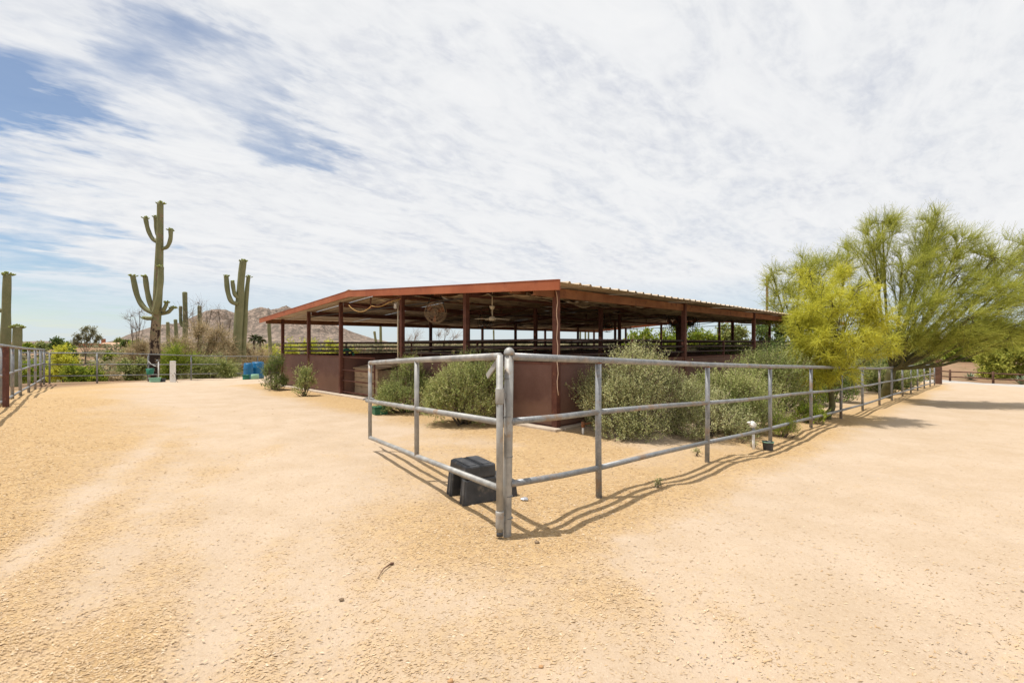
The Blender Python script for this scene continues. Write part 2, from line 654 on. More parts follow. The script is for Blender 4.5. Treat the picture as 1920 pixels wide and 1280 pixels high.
# ------------------------------------------------------------------ loose chips, stones (stuff)
M_chip = leafmat('wood_chip', [(.20, .125, .065), (.39, .255, .135), (.50, .352, .20), (.56, .42, .265), (.64, .52, .38)], 0.05, 0.9)


def scatter_ground(n, dmin, dmax, half):
    d = dmin * (dmax / dmin) ** RNG.random(n)
    x = (RNG.random(n) * 2 - 1) * half * d
    return x, d


x, y = scatter_ground(420000, 1.9, 12.0, 1.16)
keep = RNG.random(len(x)) < (0.07 + 0.90 * np.clip(chipmask(x, y) * 1.6 - 0.42, 0, 1))
x, y = x[keep], y[keep]
rel = np.stack([x - BN[0], y - BN[1]], 1)
keep = ~((rel @ BA > -.1) & (rel @ BB > -.1))
x, y = x[keep], y[keep]
n = len(x)
z = G(x, y) + 0.003
th = RNG.normal(0.35, 0.75, n)
L = (0.0038 + 0.010 * RNG.random(n) ** 2.6) * (1 + 0.06 * y)
Wd = L * (0.16 + 0.25 * RNG.random(n))
u = np.stack([np.cos(th), np.sin(th), RNG.normal(0, .14, n)], 1)
w = np.stack([-np.sin(th), np.cos(th), RNG.normal(0, .24, n)], 1)
c = np.stack([x, y, z], 1)
V = np.stack([c - u * L[:, None], c + w * Wd[:, None] - u * L[:, None] * .2, c + u * L[:, None], c - w * Wd[:, None] + u * L[:, None] * .15], 1)
o = quads('wood_chips', V, M_chip, None, np.clip(RNG.normal(.60, .17, n), 0, 1))
tag(o, 'loose golden wood chips lying over the sand', None, None, 'stuff')

M_stone = leafmat('pebble', [(.22, .16, .11), (.34, .26, .18), (.48, .38, .28)], 0.0, 0.9)
x, y = scatter_ground(380, 1.9, 15.0, 1.15)
n = len(x)
r = (0.002 + 0.006 * RNG.random(n) ** 3) * (1 + .05 * y)
c = np.stack([x, y, G(x, y) + r * .4], 1)
oct_ = np.array([(1, 0, 0), (0, 1, 0), (-1, 0, 0), (0, -1, 0), (0, 0, .7), (0, 0, -.7)])
tri = np.array([(0, 1, 4), (1, 2, 4), (2, 3, 4), (3, 0, 4)])
rot = RNG.random(n) * 6.28
ov = np.stack([np.stack([oct_[:, 0][None] * np.cos(rot)[:, None] * 1.4 - oct_[:, 1][None] * np.sin(rot)[:, None], oct_[:, 0][None] * np.sin(rot)[:, None] * 1.4 + oct_[:, 1][None] * np.cos(rot)[:, None], np.repeat(oct_[None, :, 2], n, 0)], -1)][0], 0) if False else \
    np.stack([oct_[:, 0][None] * np.cos(rot)[:, None] * 1.4 - oct_[:, 1][None] * np.sin(rot)[:, None], oct_[:, 0][None] * np.sin(rot)[:, None] * 1.4 + oct_[:, 1][None] * np.cos(rot)[:, None], np.repeat(oct_[None, :, 2], n, 0)], -1)
PV = c[:, None] + ov * r[:, None, None]
T = PV[:, tri].reshape(-1, 3, 3)
o = quads('pebbles', T, M_stone, None, np.repeat(RNG.random(n), 4), k=3)
tag(o, 'small brown pebbles scattered over the sand', None, None, 'stuff')

# ------------------------------------------------------------------ paved road far right
M_road = simple('pale_paving', (.36, .34, .31), (.45, .42, .38), 1.2, 0.9, c3=(.36, .33, .30), s3=4.0)
rc = [(38.5, 43.6), (38.3, 43.1), (37.9, 42.2), (35.6, 38.0), (34.4, 33.2), (37.2, 28.6), (47, 23), (62, 14), (90, 0)]
rw = [.9, 1.2, 1.6, 3.0, 3.9, 3.0, 3.0, 3.0, 3.0]
cx = np.interp(np.linspace(0, 8, 81), range(9), [p[0] for p in rc])
cy = np.interp(np.linspace(0, 8, 81), range(9), [p[1] for p in rc])
for _ in range(3):
    cx[1:-1] = (cx[:-2] + cx[1:-1] * 2 + cx[2:]) / 4
    cy[1:-1] = (cy[:-2] + cy[1:-1] * 2 + cy[2:]) / 4
cw = np.interp(np.linspace(0, 8, 81), range(9), rw)
tx, ty = np.gradient(cx), np.gradient(cy)
ln = np.hypot(tx, ty)
mb = MB()
K = 7
vv = []
for k in range(K):
    q = (k / (K - 1) * 2 - 1) * cw
    X_, Y_ = cx - ty / ln * q, cy + tx / ln * q
    vv.append(np.stack([X_, Y_, G(X_, Y_, False) + .09], 1))
vv = np.concatenate(vv)
mb.add(vv, [(k * 81 + i, k * 81 + i + 1, (k + 1) * 81 + i + 1, (k + 1) * 81 + i) for k in range(K - 1) for i in range(80)], True)
o = mb.build('road', M_road)
tag(o, 'pale paved lane curving past the wooden rail fence', None, None, 'structure')


# ------------------------------------------------------------------ mountains
def mountain(name, prof, d0, d1, label, amp, seed, nx_=320, ny_=90):
    px = np.linspace(prof[0][0], prof[-1][0], nx_)
    yy = np.interp(px, [p[0] for p in prof], [p[1] for p in prof])
    tt = np.linspace(0, 1, ny_)
    U, T_ = np.meshgrid((px - 960) / F, tt)
    D = d0 + (d1 - d0) * T_
    dr = (d0 + d1) / 2
    H = (HZ - yy)[None, :] / F * dr
    X, Y = U * D, D
    prof_ = np.where(T_ < .5, np.sin(T_ * math.pi) ** 1.15, np.sin(T_ * math.pi) ** .8)
    rid = 1 - np.abs(fbm(X / 330, Y / 420, 5, seed)) * 2.0
    rid2 = np.abs(fbm(X / 85, Y / 120, 4, seed + 7))
    Z = H * prof_ * (1 - amp * (1 - rid) * (1 - .85 * np.exp(-((T_ - .5) / .05) ** 2))) - H * rid2 * amp * .55 * np.sin(T_ * math.pi) * (1 - .8 * np.exp(-((T_ - .5) / .05) ** 2))
    V = np.stack([X, Y, np.maximum(Z, -30) - 2], -1).reshape(-1, 3)
    ii = (np.arange(ny_ - 1)[:, None] * nx_ + np.arange(nx_ - 1)[None, :]).ravel()
    mb = MB()
    mb.add(V, np.stack([ii, ii + 1, ii + nx_ + 1, ii + nx_], 1).tolist(), True)
    o = mb.build(name, M_mount)
    tag(o, label, None, None, 'structure')
    return o


def mount_mat(t, b):
    p = gpos(t)
    n1 = noise(t, p, 0.006, 7, 0.65)
    n2 = noise(t, p, 0.035, 6, 0.7)
    c = mixc(t, ramp(t, n1, ((.4, 0.), (.6, 1.))), (.25, .19, .155), (.36, .275, .22))
    c = mixc(t, ramp(t, n2, ((.44, 0.), (.56, .9))), c, (.145, .12, .10))
    c = mixc(t, ramp(t, noise(t, p, .11, 4, .7), ((.52, 0.), (.62, .6))), c, (.12, .115, .085))
    t.links.new(c, b.inputs['Base Color'])
    bump(t, b, n2, 1.0, 14.0)


M_mount = mat('desert_rock', mount_mat, 0.95, 0, 0.05)
mountain('mountain', [(150, 645), (190, 642), (215, 636), (250, 622), (300, 606), (335, 600), (360, 590), (385, 576), (405, 572), (425, 573), (440, 580), (462, 581), (478, 577), (492, 574), (508, 578), (522, 576), (538, 570), (552, 577), (575, 585), (600, 597), (628, 607), (663, 622), (699, 633), (730, 640), (790, 645)],
         2400, 4200, 'pinkish brown desert mountain behind the barn and tall cacti', .60, 3)
mountain('hills', [(-700, 646), (-300, 640), (0, 641), (80, 638), (130, 641), (240, 645), (700, 644), (760, 640), (900, 641), (1020, 637), (1100, 635), (1180, 638), (1400, 641), (1700, 632), (1900, 622), (2200, 630), (2700, 645)],
         4300, 6000, 'low faint hills along the horizon', .2, 23, 360, 24)


# ================================================================== materials of built things
def galv_mat(t, b):
    p = gpos(t)
    n1 = noise(t, p, 9.0, 5, 0.65)
    n2 = noise(t, p, 3.0, 5, 0.7)
    n3 = noise(t, p, 45.0, 3, 0.6)
    c = mixc(t, ramp(t, n1, ((.35, 0.), (.65, 1.))), (.19, .20, .21), (.30, .305, .31))
    c = mixc(t, ramp(t, n3, ((.5, 0.), (.7, .5))), c, (.42, .415, .40))
    c = mixc(t, ramp(t, n2, ((.54, 0.), (.66, .8))), c, (.30, .20, .125))
    t.links.new(c, b.inputs['Base Color'])
    t.links.new(ramp(t, n1, ((.3, .62), (.7, .42))), b.inputs['Roughness'])
    bump(t, b, n3, 0.12, 0.003)


M_galv = mat('galvanised_pipe', galv_mat, 0.5, 0.45, 0.4)
M_aged = simple('aged_galvanised_pipe', (.25, .247, .238), (.40, .392, .37), 7, 0.55, 0.3, c3=(.30, .20, .12), s3=4.5, bmp=.1)
M_galv_dull = simple('dull_pipe', (.17, .175, .18), (.28, .285, .285), 8, 0.6, 0.35, c3=(.2, .13, .09), s3=4)
M_rust = simple('rust_weld', (.15, .06, .03), (.26, .12, .06), 30, 0.9)
M_fascia = simple('rust_orange_paint', (.29, .078, .030), (.37, .118, .050), 1.6, 0.6, c3=(.25, .07, .03), s3=3.5, bmp=.1)
M_beam = simple('weathered_rust_beam', (.20, .080, .036), (.32, .145, .07), 2.2, 0.75, c3=(.12, .045, .025), s3=6.0, bmp=.15)
M_post = simple('rust_brown_post', (.095, .036, .026), (.150, .060, .042), 4.0, 0.7, c3=(.20, .085, .05), s3=9.0, bmp=.1)
M_rail = simple('dark_brown_rail', (.034, .020, .018), (.060, .034, .028), 5.0, 0.55, c3=(.12, .085, .07), s3=6.0)


def panel_mat(t, b):
    p = gpos(t)
    n1 = noise(t, p, 1.4, 5, 0.6)
    n2 = noise(t, p, 60.0, 3, 0.6)
    sp = t.nodes.new('ShaderNodeSeparateXYZ')
    t.links.new(p, sp.inputs[0])
    c = mixc(t, ramp(t, n1, ((.35, 0.), (.65, 1.))), (.125, .064, .050), (.175, .094, .076))
    c = mixc(t, ramp(t, n2, ((.55, 0.), (.72, .5))), c, (.23, .13, .11))
    # dust splashed up by hooves and rain along the foot
    h = mth(t, 'ADD', sp.outputs[2], mth(t, 'MULTIPLY', n1, -.7))
    c = mixc(t, ramp(t, h, ((0.0, .45), (0.20, 0.0))), c, (.26, .15, .10))
    t.links.new(c, b.inputs['Base Color'])
    bump(t, b, n2, 0.35, 0.004)


M_panel = mat('brown_stall_panel', panel_mat, 0.7, 0, 0.25)
M_conc = simple('dusty_concrete', (.42, .34, .26), (.52, .44, .35), 5, 0.95, bmp=.2)


def roof_mat(t, b):
    p = gpos(t)
    n1 = noise(t, p, .55, 5, 0.65)
    n2 = noise(t, p, 7.0, 5, 0.7)
    c = mixc(t, ramp(t, n1, ((.38, 0.), (.66, 1.))), (.49, .405, .30), (.41, .32, .22))
    c = mixc(t, ramp(t, n2, ((.45, 0.), (.72, .6))), c, (.30, .20, .12))
    t.links.new(c, b.inputs['Base Color'])


M_roof = mat('tan_corrugated_steel', roof_mat, 0.6, 0.1, 0.3)


def lining_mat(t, b):
    p = gpos(t)
    n1 = noise(t, p, .35, 5, 0.6)
    n2 = noise(t, p, 3.0, 6, 0.7)
    c = mixc(t, ramp(t, n1, ((.38, 0.), (.60, 1.))), (.56, .46, .33), (.27, .19, .12))
    c = mixc(t, ramp(t, n2, ((.46, 0.), (.66, .85))), c, (.075, .048, .032))
    t.links.new(c, b.inputs['Base Color'])
    bump(t, b, n2, .5, .03)


M_lining = mat('stained_sagging_lining', lining_mat, 0.9, 0, 0.1)
M_flap = simple('pale_lining_back', (.55, .45, .31), (.66, .56, .42), 4, .8, c3=(.34, .24, .15), s3=6)
M_white = simple('white_plastic', (.66, .65, .62), (.78, .77, .74), 12, 0.45, c3=(.5, .45, .38), s3=10)
M_black = simple('black_plastic', (.030, .032, .036), (.062, .064, .070), 6, 0.55, c3=(.14, .12, .10), s3=7, bmp=.1, spec=.4)
M_blue = simple('blue_plastic', (.003, .105, .25), (.006, .155, .34), 5, 0.42, c3=(.03, .07, .14), s3=4, spec=.5)
M_green_tub = simple('green_plastic', (.015, .12, .075), (.03, .18, .11), 6, 0.5)
M_mint = simple('faded_mint_plastic', (.20, .40, .28), (.28, .48, .34), 6, 0.6)
M_greenbox = simple('dark_green_plastic', (.02, .10, .05), (.03, .14, .075), 6, 0.5)
M_cord = simple('orange_cord', (.60, .34, .10), (.68, .42, .15), 8, 0.6)
M_paleCord = simple('faded_cord', (.62, .42, .30), (.70, .52, .40), 8, 0.6)
M_tan = simple('tan_resin', (.33, .235, .15), (.42, .31, .205), 3, 0.75, c3=(.25, .17, .11), s3=5)
M_wood_old = simple('weathered_wood', (.080, .040, .026), (.16, .085, .055), 3.5, 0.9, c3=(.05, .03, .02), s3=8, bmp=.4)
M_cream = simple('cream_metal', (.62, .54, .40), (.70, .62, .48), 6, 0.5)
M_darkmetal = simple('dark_metal', (.03, .028, .026), (.06, .055, .05), 8, 0.55, .3)


# ================================================================== pipe fences
def pipe_fence(label, xs, ds, zg, rails, m, rpost, rrail, name='pipe_fence', skip=(), top_r=None, rust=True):
    root = empty(name, (xs[0], ds[0], zg[0]), label, 'fence', None)
    n = len(xs)
    posts = {}
    top = rails[0]
    for i in range(n):
        if i in skip:
            continue
        ln_ = 0.008 * math.sin(i * 2.3)
        mb = MB().tube([(xs[i] + ln_, ds[i], zg[i] - .25), (xs[i] - ln_ * .3, ds[i], (zg[i] + top[i]) / 2), (xs[i], ds[i], top[i])], rpost, 14)
        po = mb.build('post', m, root)
        if rust and i < 8:
            w = MB()
            w.tube([(xs[i], ds[i], top[i] - rrail * 1.25), (xs[i], ds[i], top[i] - rrail * .75)], rpost * 1.06, 12)
            w.build('weld', M_rust, po)
    for k, zr in enumerate(rails):
        if k == 0:
            P = [(xs[i], ds[i], zr[i] + .004 * math.sin(i * 5.1)) for i in range(n)]
            # small sag between the posts
            MB().tube(P, top_r or rrail, 14).build('rail', m, root)
        else:
            for i in range(n - 1):
                a, b_ = (xs[i], ds[i], zr[i]), (xs[i + 1], ds[i + 1], zr[i + 1])
                mid = ((a[0] + b_[0]) / 2, (a[1] + b_[1]) / 2, (a[2] + b_[2]) / 2 - .008 * math.sin(i * 3.3 + k))
                MB().tube([a, mid, b_], rrail * .86, 12).build('rail', m, root)
    return root


# ---- right fence (first post is the capped gate post, a thing of its own)
fence_r = pipe_fence('long galvanised three-rail pipe fence running from the gate post along the sandy drive', FX, FD, ZG, [ZT, ZM, ZB], M_galv, .031, .032, skip=(0,))

# ---- gate post with cap
gp = empty('gate_post', (0, 3.88, 0), 'thick galvanised corner post with domed cap and hinge sleeves', 'post')
px_, pd_ = -.031, 3.885
MB().tube([(px_ - .012, pd_, -.3), (px_ - .012, pd_, 0), (px_, pd_, .8), (px_ + .008, pd_, 1.475)], .037, 20).build('post', M_aged, gp)
MB().lathe([(.043, -.022), (.044, -.004), (.043, .002), (.038, .018), (.026, .032), (.012, .039), (.001, .041)], (px_ + .008, pd_, 1.475), 20).build('cap', M_aged, gp)
for zc in (1.26, .95, .62, .30, .12):
    MB().tube([(px_, pd_, zc), (px_, pd_, zc + .006)], .0382, 20).build('band', M_galv_dull, gp)

# ---- gate
gx0, gd0 = -.099, 3.82
gate = empty('pipe_gate', (gx0, gd0, .05), 'open galvanised pipe gate sagging away from the capped corner post', 'gate')


def gpt(s, z):
    return (gx0 - .64 * s, gd0 + s, z)


def gz(s, z0, z1):
    return z0 + (z1 - z0) * s / 3.06


MB().tube([gpt(0, .035), gpt(0, 1.455)], .0275, 16).build('hinge_stile', M_aged, gate)
MB().tube([gpt(0, .0), gpt(0, .035)], .027, 14).build('foot_plug', M_black, gate)
for z0, z1 in ((.06, .20), (1.06, 1.19)):
    MB().tube([gpt(0, z0), gpt(0, z0 + .008), gpt(0, z1 - .008), gpt(0, z1)], [.032, .034, .034, .032], 16).build('hinge_sleeve', M_aged, gate)
    MB().beam(gpt(0, (z0 + z1) / 2), (px_, pd_, (z0 + z1) / 2), .02, .05).build('hinge_strap', M_galv_dull, gate)
MB().tube([gpt(3.06, .165), gpt(3.06, 1.275)], .027, 14).build('end_stile', M_aged, gate)
MB().tube([gpt(1.52, gz(1.52, .383, .182)), gpt(1.52, gz(1.52, 1.443, 1.264))], .027, 14).build('middle_stile', M_aged, gate)
MB().tube([gpt(0, 1.443), gpt(1.5, gz(1.5, 1.443, 1.264) + .006), gpt(3.06, 1.264)], .030, 14).build('rail', M_aged, gate)
MB().tube([gpt(0, .915), gpt(1.5, gz(1.5, .915, .71)), gpt(3.2, .70)], .027, 14).build('rail', M_aged, gate)
MB().tube([gpt(0, .383), gpt(1.5, gz(1.5, .383, .182) - .004), gpt(3.06, .182)], .027, 14).build('rail', M_aged, gate)
MB().beam(gpt(.03, 1.40), gpt(.17, 1.27), .012, .045).build('brace', M_aged, gate)
MB().tube([gpt(2.9, .755), gpt(3.12, .755), gpt(3.35, .70)], .012, 8).build('latch', M_galv_dull, gate)
MB().tube([gpt(3.06, .70), (gpt(3.06, .70)[0] + .07, gpt(3.06, .70)[1] - .05, .70)], .02, 10).build('latch_pin', M_darkmetal, gate)

# ---- left fence
LD = [3.6, 5.3, 7.0, 8.9, 10.8, 12.2, 13.5, 15.3, 17.0, 18.7, 20.0]
LX = [-2.08 - .882 * d for d in LD]
LZT = [1.62, 1.60, 1.57, 1.53, 1.49, 1.45, 1.415, 1.37, 1.33, 1.295, 1.26]
LZM = [.93, .92, .90, .86, .81, .80, .79, .785, .75, .72, .70]
LZB = [.34, .33, .31, .27, .22, .195, .18, .14, .117, .10, .09]
LZG = [float(g1(a, b)) for a, b in zip(LX, LD)]
fence_l = pipe_fence('galvanised three-rail pipe fence climbing the chip bank at the left edge', LX, LD, LZG, [LZT, LZM, LZB], M_galv, .036, .034)
# ---- back fence
bp = [(-30, 661, 683, 705, 719, 20.3), (36, 661, 683, 705, 719, 20.2), (93, 661.5, 683, 704.5, 718, 20.3), (182, 661.8, 683.3, 704, 718.5, 20.7), (278, 664, 683, 702.5, 717, 22.6), (358.5, 666.5, 683, 701, 712.5, 25.0), (424.5, 667.5, 683, 700, 709.5, 28.2), (483, 668, 683, 699, 707.5, 31.2), (540, 668.5, 683, 698, 706, 34.0)]
BX = [(p[0] - 960) / F * p[5] for p in bp]
BD = [p[5] for p in bp]
zr = [[EYE - (p[k] - HZ) / F * p[5] for p in bp] for k in (1, 2, 3, 4)]
fence_b = pipe_fence('thin dull grey pipe fence across the back of the yard before the cacti', BX, BD, zr[3], zr[:3], M_galv_dull, .033, .026)
# ---- rusty post
rp = empty('steel_post', (*at(11, 762, 10.3)[:2], at(11, 762, 10.3).z), 'rust red steel post standing beside the left pipe fence', 'post')
b0 = at(11, 762, 10.3)
MB().box((b0.x, b0.y, b0.z + .52), (.075, .075, 1.54)).build('post', M_post, rp)
MB().box((b0.x, b0.y, b0.z + 1.293), (.085, .085, .012)).build('cap', M_post, rp)

# ================================================================== barn
S_POST = [0, 2.61, 5.26, 8.84, 11.38, BW]
T_POST = [0, 5.21, 10.42, 15.63, BL]
SL_R, SL_L = .0538, .0675
RIDGE_S = 6.97


def rz(s):
    """top of the roof sheet over s"""
    return 3.01 - (RIDGE_S - s) * SL_R if s <= RIDGE_S else 3.01 - (s - RIDGE_S) * SL_L


def B(s, t, z):
    x, y = bxy(s, t)
    return (x, y, z)


barn = empty('horse_barn', B(0, 0, bz(0)), 'open sided rust brown horse barn with low gabled corrugated roof', 'barn')
AX_A, AX_B = (*BA, 0), (*BB, 0)
# corrugated sheets: two meshes shared by all
OV = .60
PITCH, RH = .30, .032
prof = []
q = 0.0
while q < .9 - 1e-6:
    prof += [(q, 0), (q + .215, 0), (q + .240, RH), (q + .275, RH)]
    q += PITCH
prof.append((.9, 0))


def sheet_mesh(s0, s1, name):
    mb = MB()
    nseg = 3
    up = []
    for k in range(nseg + 1):
        s = s0 + (s1 - s0) * k / nseg
        for lay in (0, 1):
            for (tq, h) in prof:
                up.append((BA[0] * s + BB[0] * tq, BA[1] * s + BB[1] * tq, rz(s) - .035 + h - lay * .004))
    m = len(prof)
    fs = []
    for k in range(nseg):
        for lay in (0, 1):
            for i in range(m - 1):
                a = (k * 2 + lay) * m + i
                b_ = ((k + 1) * 2 + lay) * m + i
                fs.append((a, a + 1, b_ + 1, b_) if lay else (a, b_, b_ + 1, a + 1))
    for k in (0, nseg):
        for i in range(m - 1):
            a = (k * 2) * m + i
            fs.append((a, a + 1, a + m + 1, a + m))
    mb.add(up, fs)
    return mb.mesh(name, M_roof)


ms = (sheet_mesh(-OV, RIDGE_S - .01, 'roof_sheet'), sheet_mesh(RIDGE_S + .01, BW + OV, 'roof_sheet'))
NSH = 24
t_start = -.62
for i in range(NSH):
    for k in (0, 1):
        o = bpy.data.objects.new('roof_sheet', ms[k])
        link(o, barn)
        tq = t_start + i * .922
        o.location = Vector((BN[0] + BB[0] * tq, BN[1] + BB[1] * tq, .003 * math.sin(i * 4.1 + k))) - barn.location
T_END = t_start + NSH * .922
mb = MB()
for k in range(1):
    a, b_ = B(RIDGE_S - .22, t_start - .04, 0), B(RIDGE_S - .22, T_END + .04, 0)
    pts = []
    for (ds_, h) in ((-.24, -.005), (0, .022), (.24, -.008)):
        for tt in (t_start - .04, T_END + .04):
            pts.append(B(RIDGE_S + ds_, tt, rz(RIDGE_S + ds_) + h + .012))
            pts.append(B(RIDGE_S + ds_, tt, rz(RIDGE_S + ds_) + h))
    mb.add(pts, [(0, 2, 6, 4), (4, 6, 10, 8), (1, 5, 7, 3), (5, 9, 11, 7), (0, 4, 5, 1), (4, 8, 9, 5), (2, 3, 7, 6), (6, 7, 11, 10), (0, 1, 3, 2), (8, 10, 11, 9)])
mb.build('ridge_cap', M_roof, barn)


def slab_s(s0, s1, t0, t1, zt, zb, mb):
    """prism between two s stations; zt/zb top and bottom height functions of s"""
    pts = [B(s, t, f(s)) for s in (s0, s1) for t in (t0, t1) for f in (zb, zt)]
    mb.add(pts, [(0, 1, 3, 2), (4, 6, 7, 5), (0, 4, 5, 1), (2, 3, 7, 6), (1, 5, 7, 3), (0, 2, 6, 4)])
    return mb


# gable fascias, front and back
for tf in (t_start - .045, T_END + .005):
    for (s0, s1) in ((-OV - .01, RIDGE_S), (RIDGE_S, BW + OV + .01)):
        fz = slab_s(s0, s1, tf, tf + .04, lambda s: rz(s) - .006, lambda s: rz(s) - (.172 if s < RIDGE_S + .001 else .160), MB())
        fo = fz.build('fascia', M_fascia, barn)
        # thin folded lip on top
        slab_s(s0, s1, tf - .008, tf + .045, lambda s: rz(s) + .006, lambda s: rz(s) - .004, MB()).build('fascia_lip', M_fascia, fo)
# long eave beams, channel shaped
for s, inn in ((0.0, 1), (BW, -1)):
    zt = rz(s) - .072
    zb = zt - .17
    mb = MB()
    t0, t1 = t_start, T_END
    mb.beam(B(s, t0, (zt + zb) / 2), B(s, t1, (zt + zb) / 2), .012, .17)
    mb.beam(B(s + inn * .035, t0, zt - .006), B(s + inn * .035, t1, zt - .006), .056, .012)
    mb.beam(B(s + inn * .035, t0, zb + .006), B(s + inn * .035, t1, zb + .006), .056, .012)
    mb.build('eave_beam', M_beam, barn)
# purlins along the barn over the inner post rows and between
for s in (1.3, 2.61, 3.95, 5.26, 6.97, 8.84, 11.38):
    z = rz(s) - .045
    big = s in (2.61, 5.26, 8.84, 11.38)
    MB().beam(B(s, .1, z - (.075 if big else .045)), B(s, T_END - .02, z - (.075 if big else .045)), .05, .15 if big else .09).build('purlin', M_post if big else M_beam, barn)
# trusses across at every post row: bottom chord, top chord, webs
for t in T_POST:
    zc = 2.50
    MB().beam(B(2.61, t + .05, 2.56), B(11.38, t + .05, 2.47), .03, .03).build('tie_rod', M_darkmetal, barn)
    for (sa, sb) in ((0, RIDGE_S), (RIDGE_S, BW)) if 0 < t < BL else ():
        MB().beam(B(sa, t - .05, rz(sa) - .15), B(sb, t - .05, rz(sb) - .15), .045, .06).build('rafter', M_post, barn)
    MB().beam(B(RIDGE_S, t + .02, 2.56), B(RIDGE_S, t + .02, 2.86), .035, .035, up=(1, 0, 0)).build('king_post', M_post, barn)
    for sd_ in (-1, 1):
        MB().beam(B(RIDGE_S, t + .02, 2.56), B(RIDGE_S + sd_ * 1.7, t + .02, rz(RIDGE_S + sd_ * 1.7) - .12), .03, .03).build('brace', M_post, barn)
# posts
pm = {}
for i, s in enumerate(S_POST):
    for j, t in enumerate(T_POST):
        x, y = bxy(s, t)
        top_z = rz(s) - .05
        key = i
        if key not in pm:
            b_ = MB()
            hh = top_z - bz(s) + .1
            b_.box((0, 0, hh / 2 - .1), (.102, .102, hh), axes=(AX_A, AX_B, (0, 0, 1)))
            pm[key] = b_.mesh('post', M_post)
        o = bpy.data.objects.new('post', pm[key])
        link(o, barn)
        o.location = Vector((x, y, bz(s))) - barn.location
# concrete kerb under the walls
for (s0, t0, s1, t1) in ((-.16, -.10, BW + .16, -.10), (-.16, BL + .1, BW + .16, BL + .1), (-.05, .07, -.05, BL - .07), (BW + .05, .07, BW + .05, BL - .07)):
    a, b_ = B(s0, t0, bz(s0) - .035), B(s1, t1, bz(s1) - .035)
    MB().beam(a, b_, .22, .17).build('kerb', M_conc, barn, bevel=.012)
PH = 1.20


def stall_wall(s0, t0, s1, t1, rails=True, frame=True, out=0.0):
    """panel with tube frame between two posts, open rails above"""
    L = math.hypot(s1 - s0, t1 - t0)
    ds_, dt = (s1 - s0) / L, (t1 - t0) / L
    g = .055
    a_s, a_t, b_s, b_t = s0 + ds_ * g, t0 + dt * g, s1 - ds_ * g, t1 - dt * g
    za, zb_ = bz(a_s), bz(b_s)
    mb = MB().beam(B(a_s, a_t, za + PH / 2 + .045), B(b_s, b_t, zb_ + PH / 2 + .045), .022, PH - .06)
    pn = mb.build('wall_panel', M_panel, barn)
    if frame:
        MB().beam(B(a_s, a_t, za + PH + .02), B(b_s, b_t, zb_ + PH + .02), .042, .042).build('frame', M_post, pn)
        MB().beam(B(a_s, a_t, za + .045), B(b_s, b_t, zb_ + .045), .042, .042).build('frame', M_post, pn)
        for (s_, t_) in ((a_s + ds_ * .02, a_t + dt * .02), (b_s - ds_ * .02, b_t - dt * .02)):
            x, y = bxy(s_, t_)
            MB().box((x, y, bz(s_) + PH / 2 + .03), (.04, .045, PH - .03), axes=((BA[0] * ds_ + BB[0] * dt, BA[1] * ds_ + BB[1] * dt, 0), (-(BA[1] * ds_ + BB[1] * dt), BA[0] * ds_ + BB[0] * dt, 0), (0, 0, 1))).build('frame', M_post, pn)
    if rails:
        for zr_ in (1.37, 1.51, 1.66):
            MB().tube([B(a_s, a_t, za + zr_), B(b_s, b_t, zb_ + zr_)], .023, 8).build('rail', M_rail, barn)
        if L > 4:
            x, y = bxy((s0 + s1) / 2, (t0 + t1) / 2)
            MB().box((x, y, bz((s0 + s1) / 2) + 1.44), (.05, .05, .50), axes=(AX_A, AX_B, (0, 0, 1))).build('rail_stub', M_post, barn)


for t in (0, BL):
    for i in (0, 1, 3, 4):
        stall_wall(S_POST[i], t, S_POST[i + 1], t)
for s in (0, BW, 5.26, 8.84):
    for j in range(4):
        stall_wall(s, T_POST[j], s, T_POST[j + 1])
for t in T_POST[1:4]:
    for i in (0, 1, 3, 4):
        stall_wall(S_POST[i], t, S_POST[i + 1], t, frame=False)

# sagging torn lining under the roof
for (s0, s1, t0, t1, sag, sd_) in ((.2, 2.5, .3, 5.0, .10, 1), (2.8, 5.1, .2, 5.0, .13, 2), (.2, 2.5, 5.5, 10.2, .16, 3), (2.8, 5.1, 5.4, 10.2, .12, 4), (5.5, 8.6, 5.4, 10.2, .10, 6), (.2, 5.1, 10.6, 15.4, .12, 7), (9, 13.6, 5.4, 10.2, .1, 8), (5.5, 8.6, 10.6, 20, .1, 9), (9, 13.6, 10.6, 20, .1, 10), (.2, 5.1, 15.8, 20.4, .12, 11)):
    n_ = 26
    ss, tt = np.meshgrid(np.linspace(0, 1, n_), np.linspace(0, 1, n_))
    sg = sag * (np.abs(np.sin(tt * math.pi * 3)) * .55 + .45 * np.sin(ss * math.pi)) * np.sin(ss * math.pi) ** .4
    wob = .10 * fbm(ss * 5 + sd_ * 9, tt * 7, 3, 60 + sd_)
    S_, T_ = s0 + (s1 - s0) * ss, t0 + (t1 - t0) * tt
    Zc = np.vectorize(rz)(S_) - .10 - sg - np.abs(wob)
    P_ = BN[None, None] + S_[..., None] * BA + T_[..., None] * BB
    hole = fbm(ss * 3.1 + sd_ * 3.7, tt * 4.3 + sd_, 3, 80 + sd_)
    mb = MB()
    ii = [(r * n_ + c_, r * n_ + c_ + 1, (r + 1) * n_ + c_ + 1, (r + 1) * n_ + c_) for r in range(n_ - 1) for c_ in range(n_ - 1) if hole[r, c_] < .23]
    mb.add(np.concatenate([P_, Zc[..., None]], -1).reshape(-1, 3), ii, True)
    o = mb.build('lining_sheet', M_lining, barn)
    md = o.modifiers.new('thickness', 'SOLIDIFY')
    md.thickness = .008
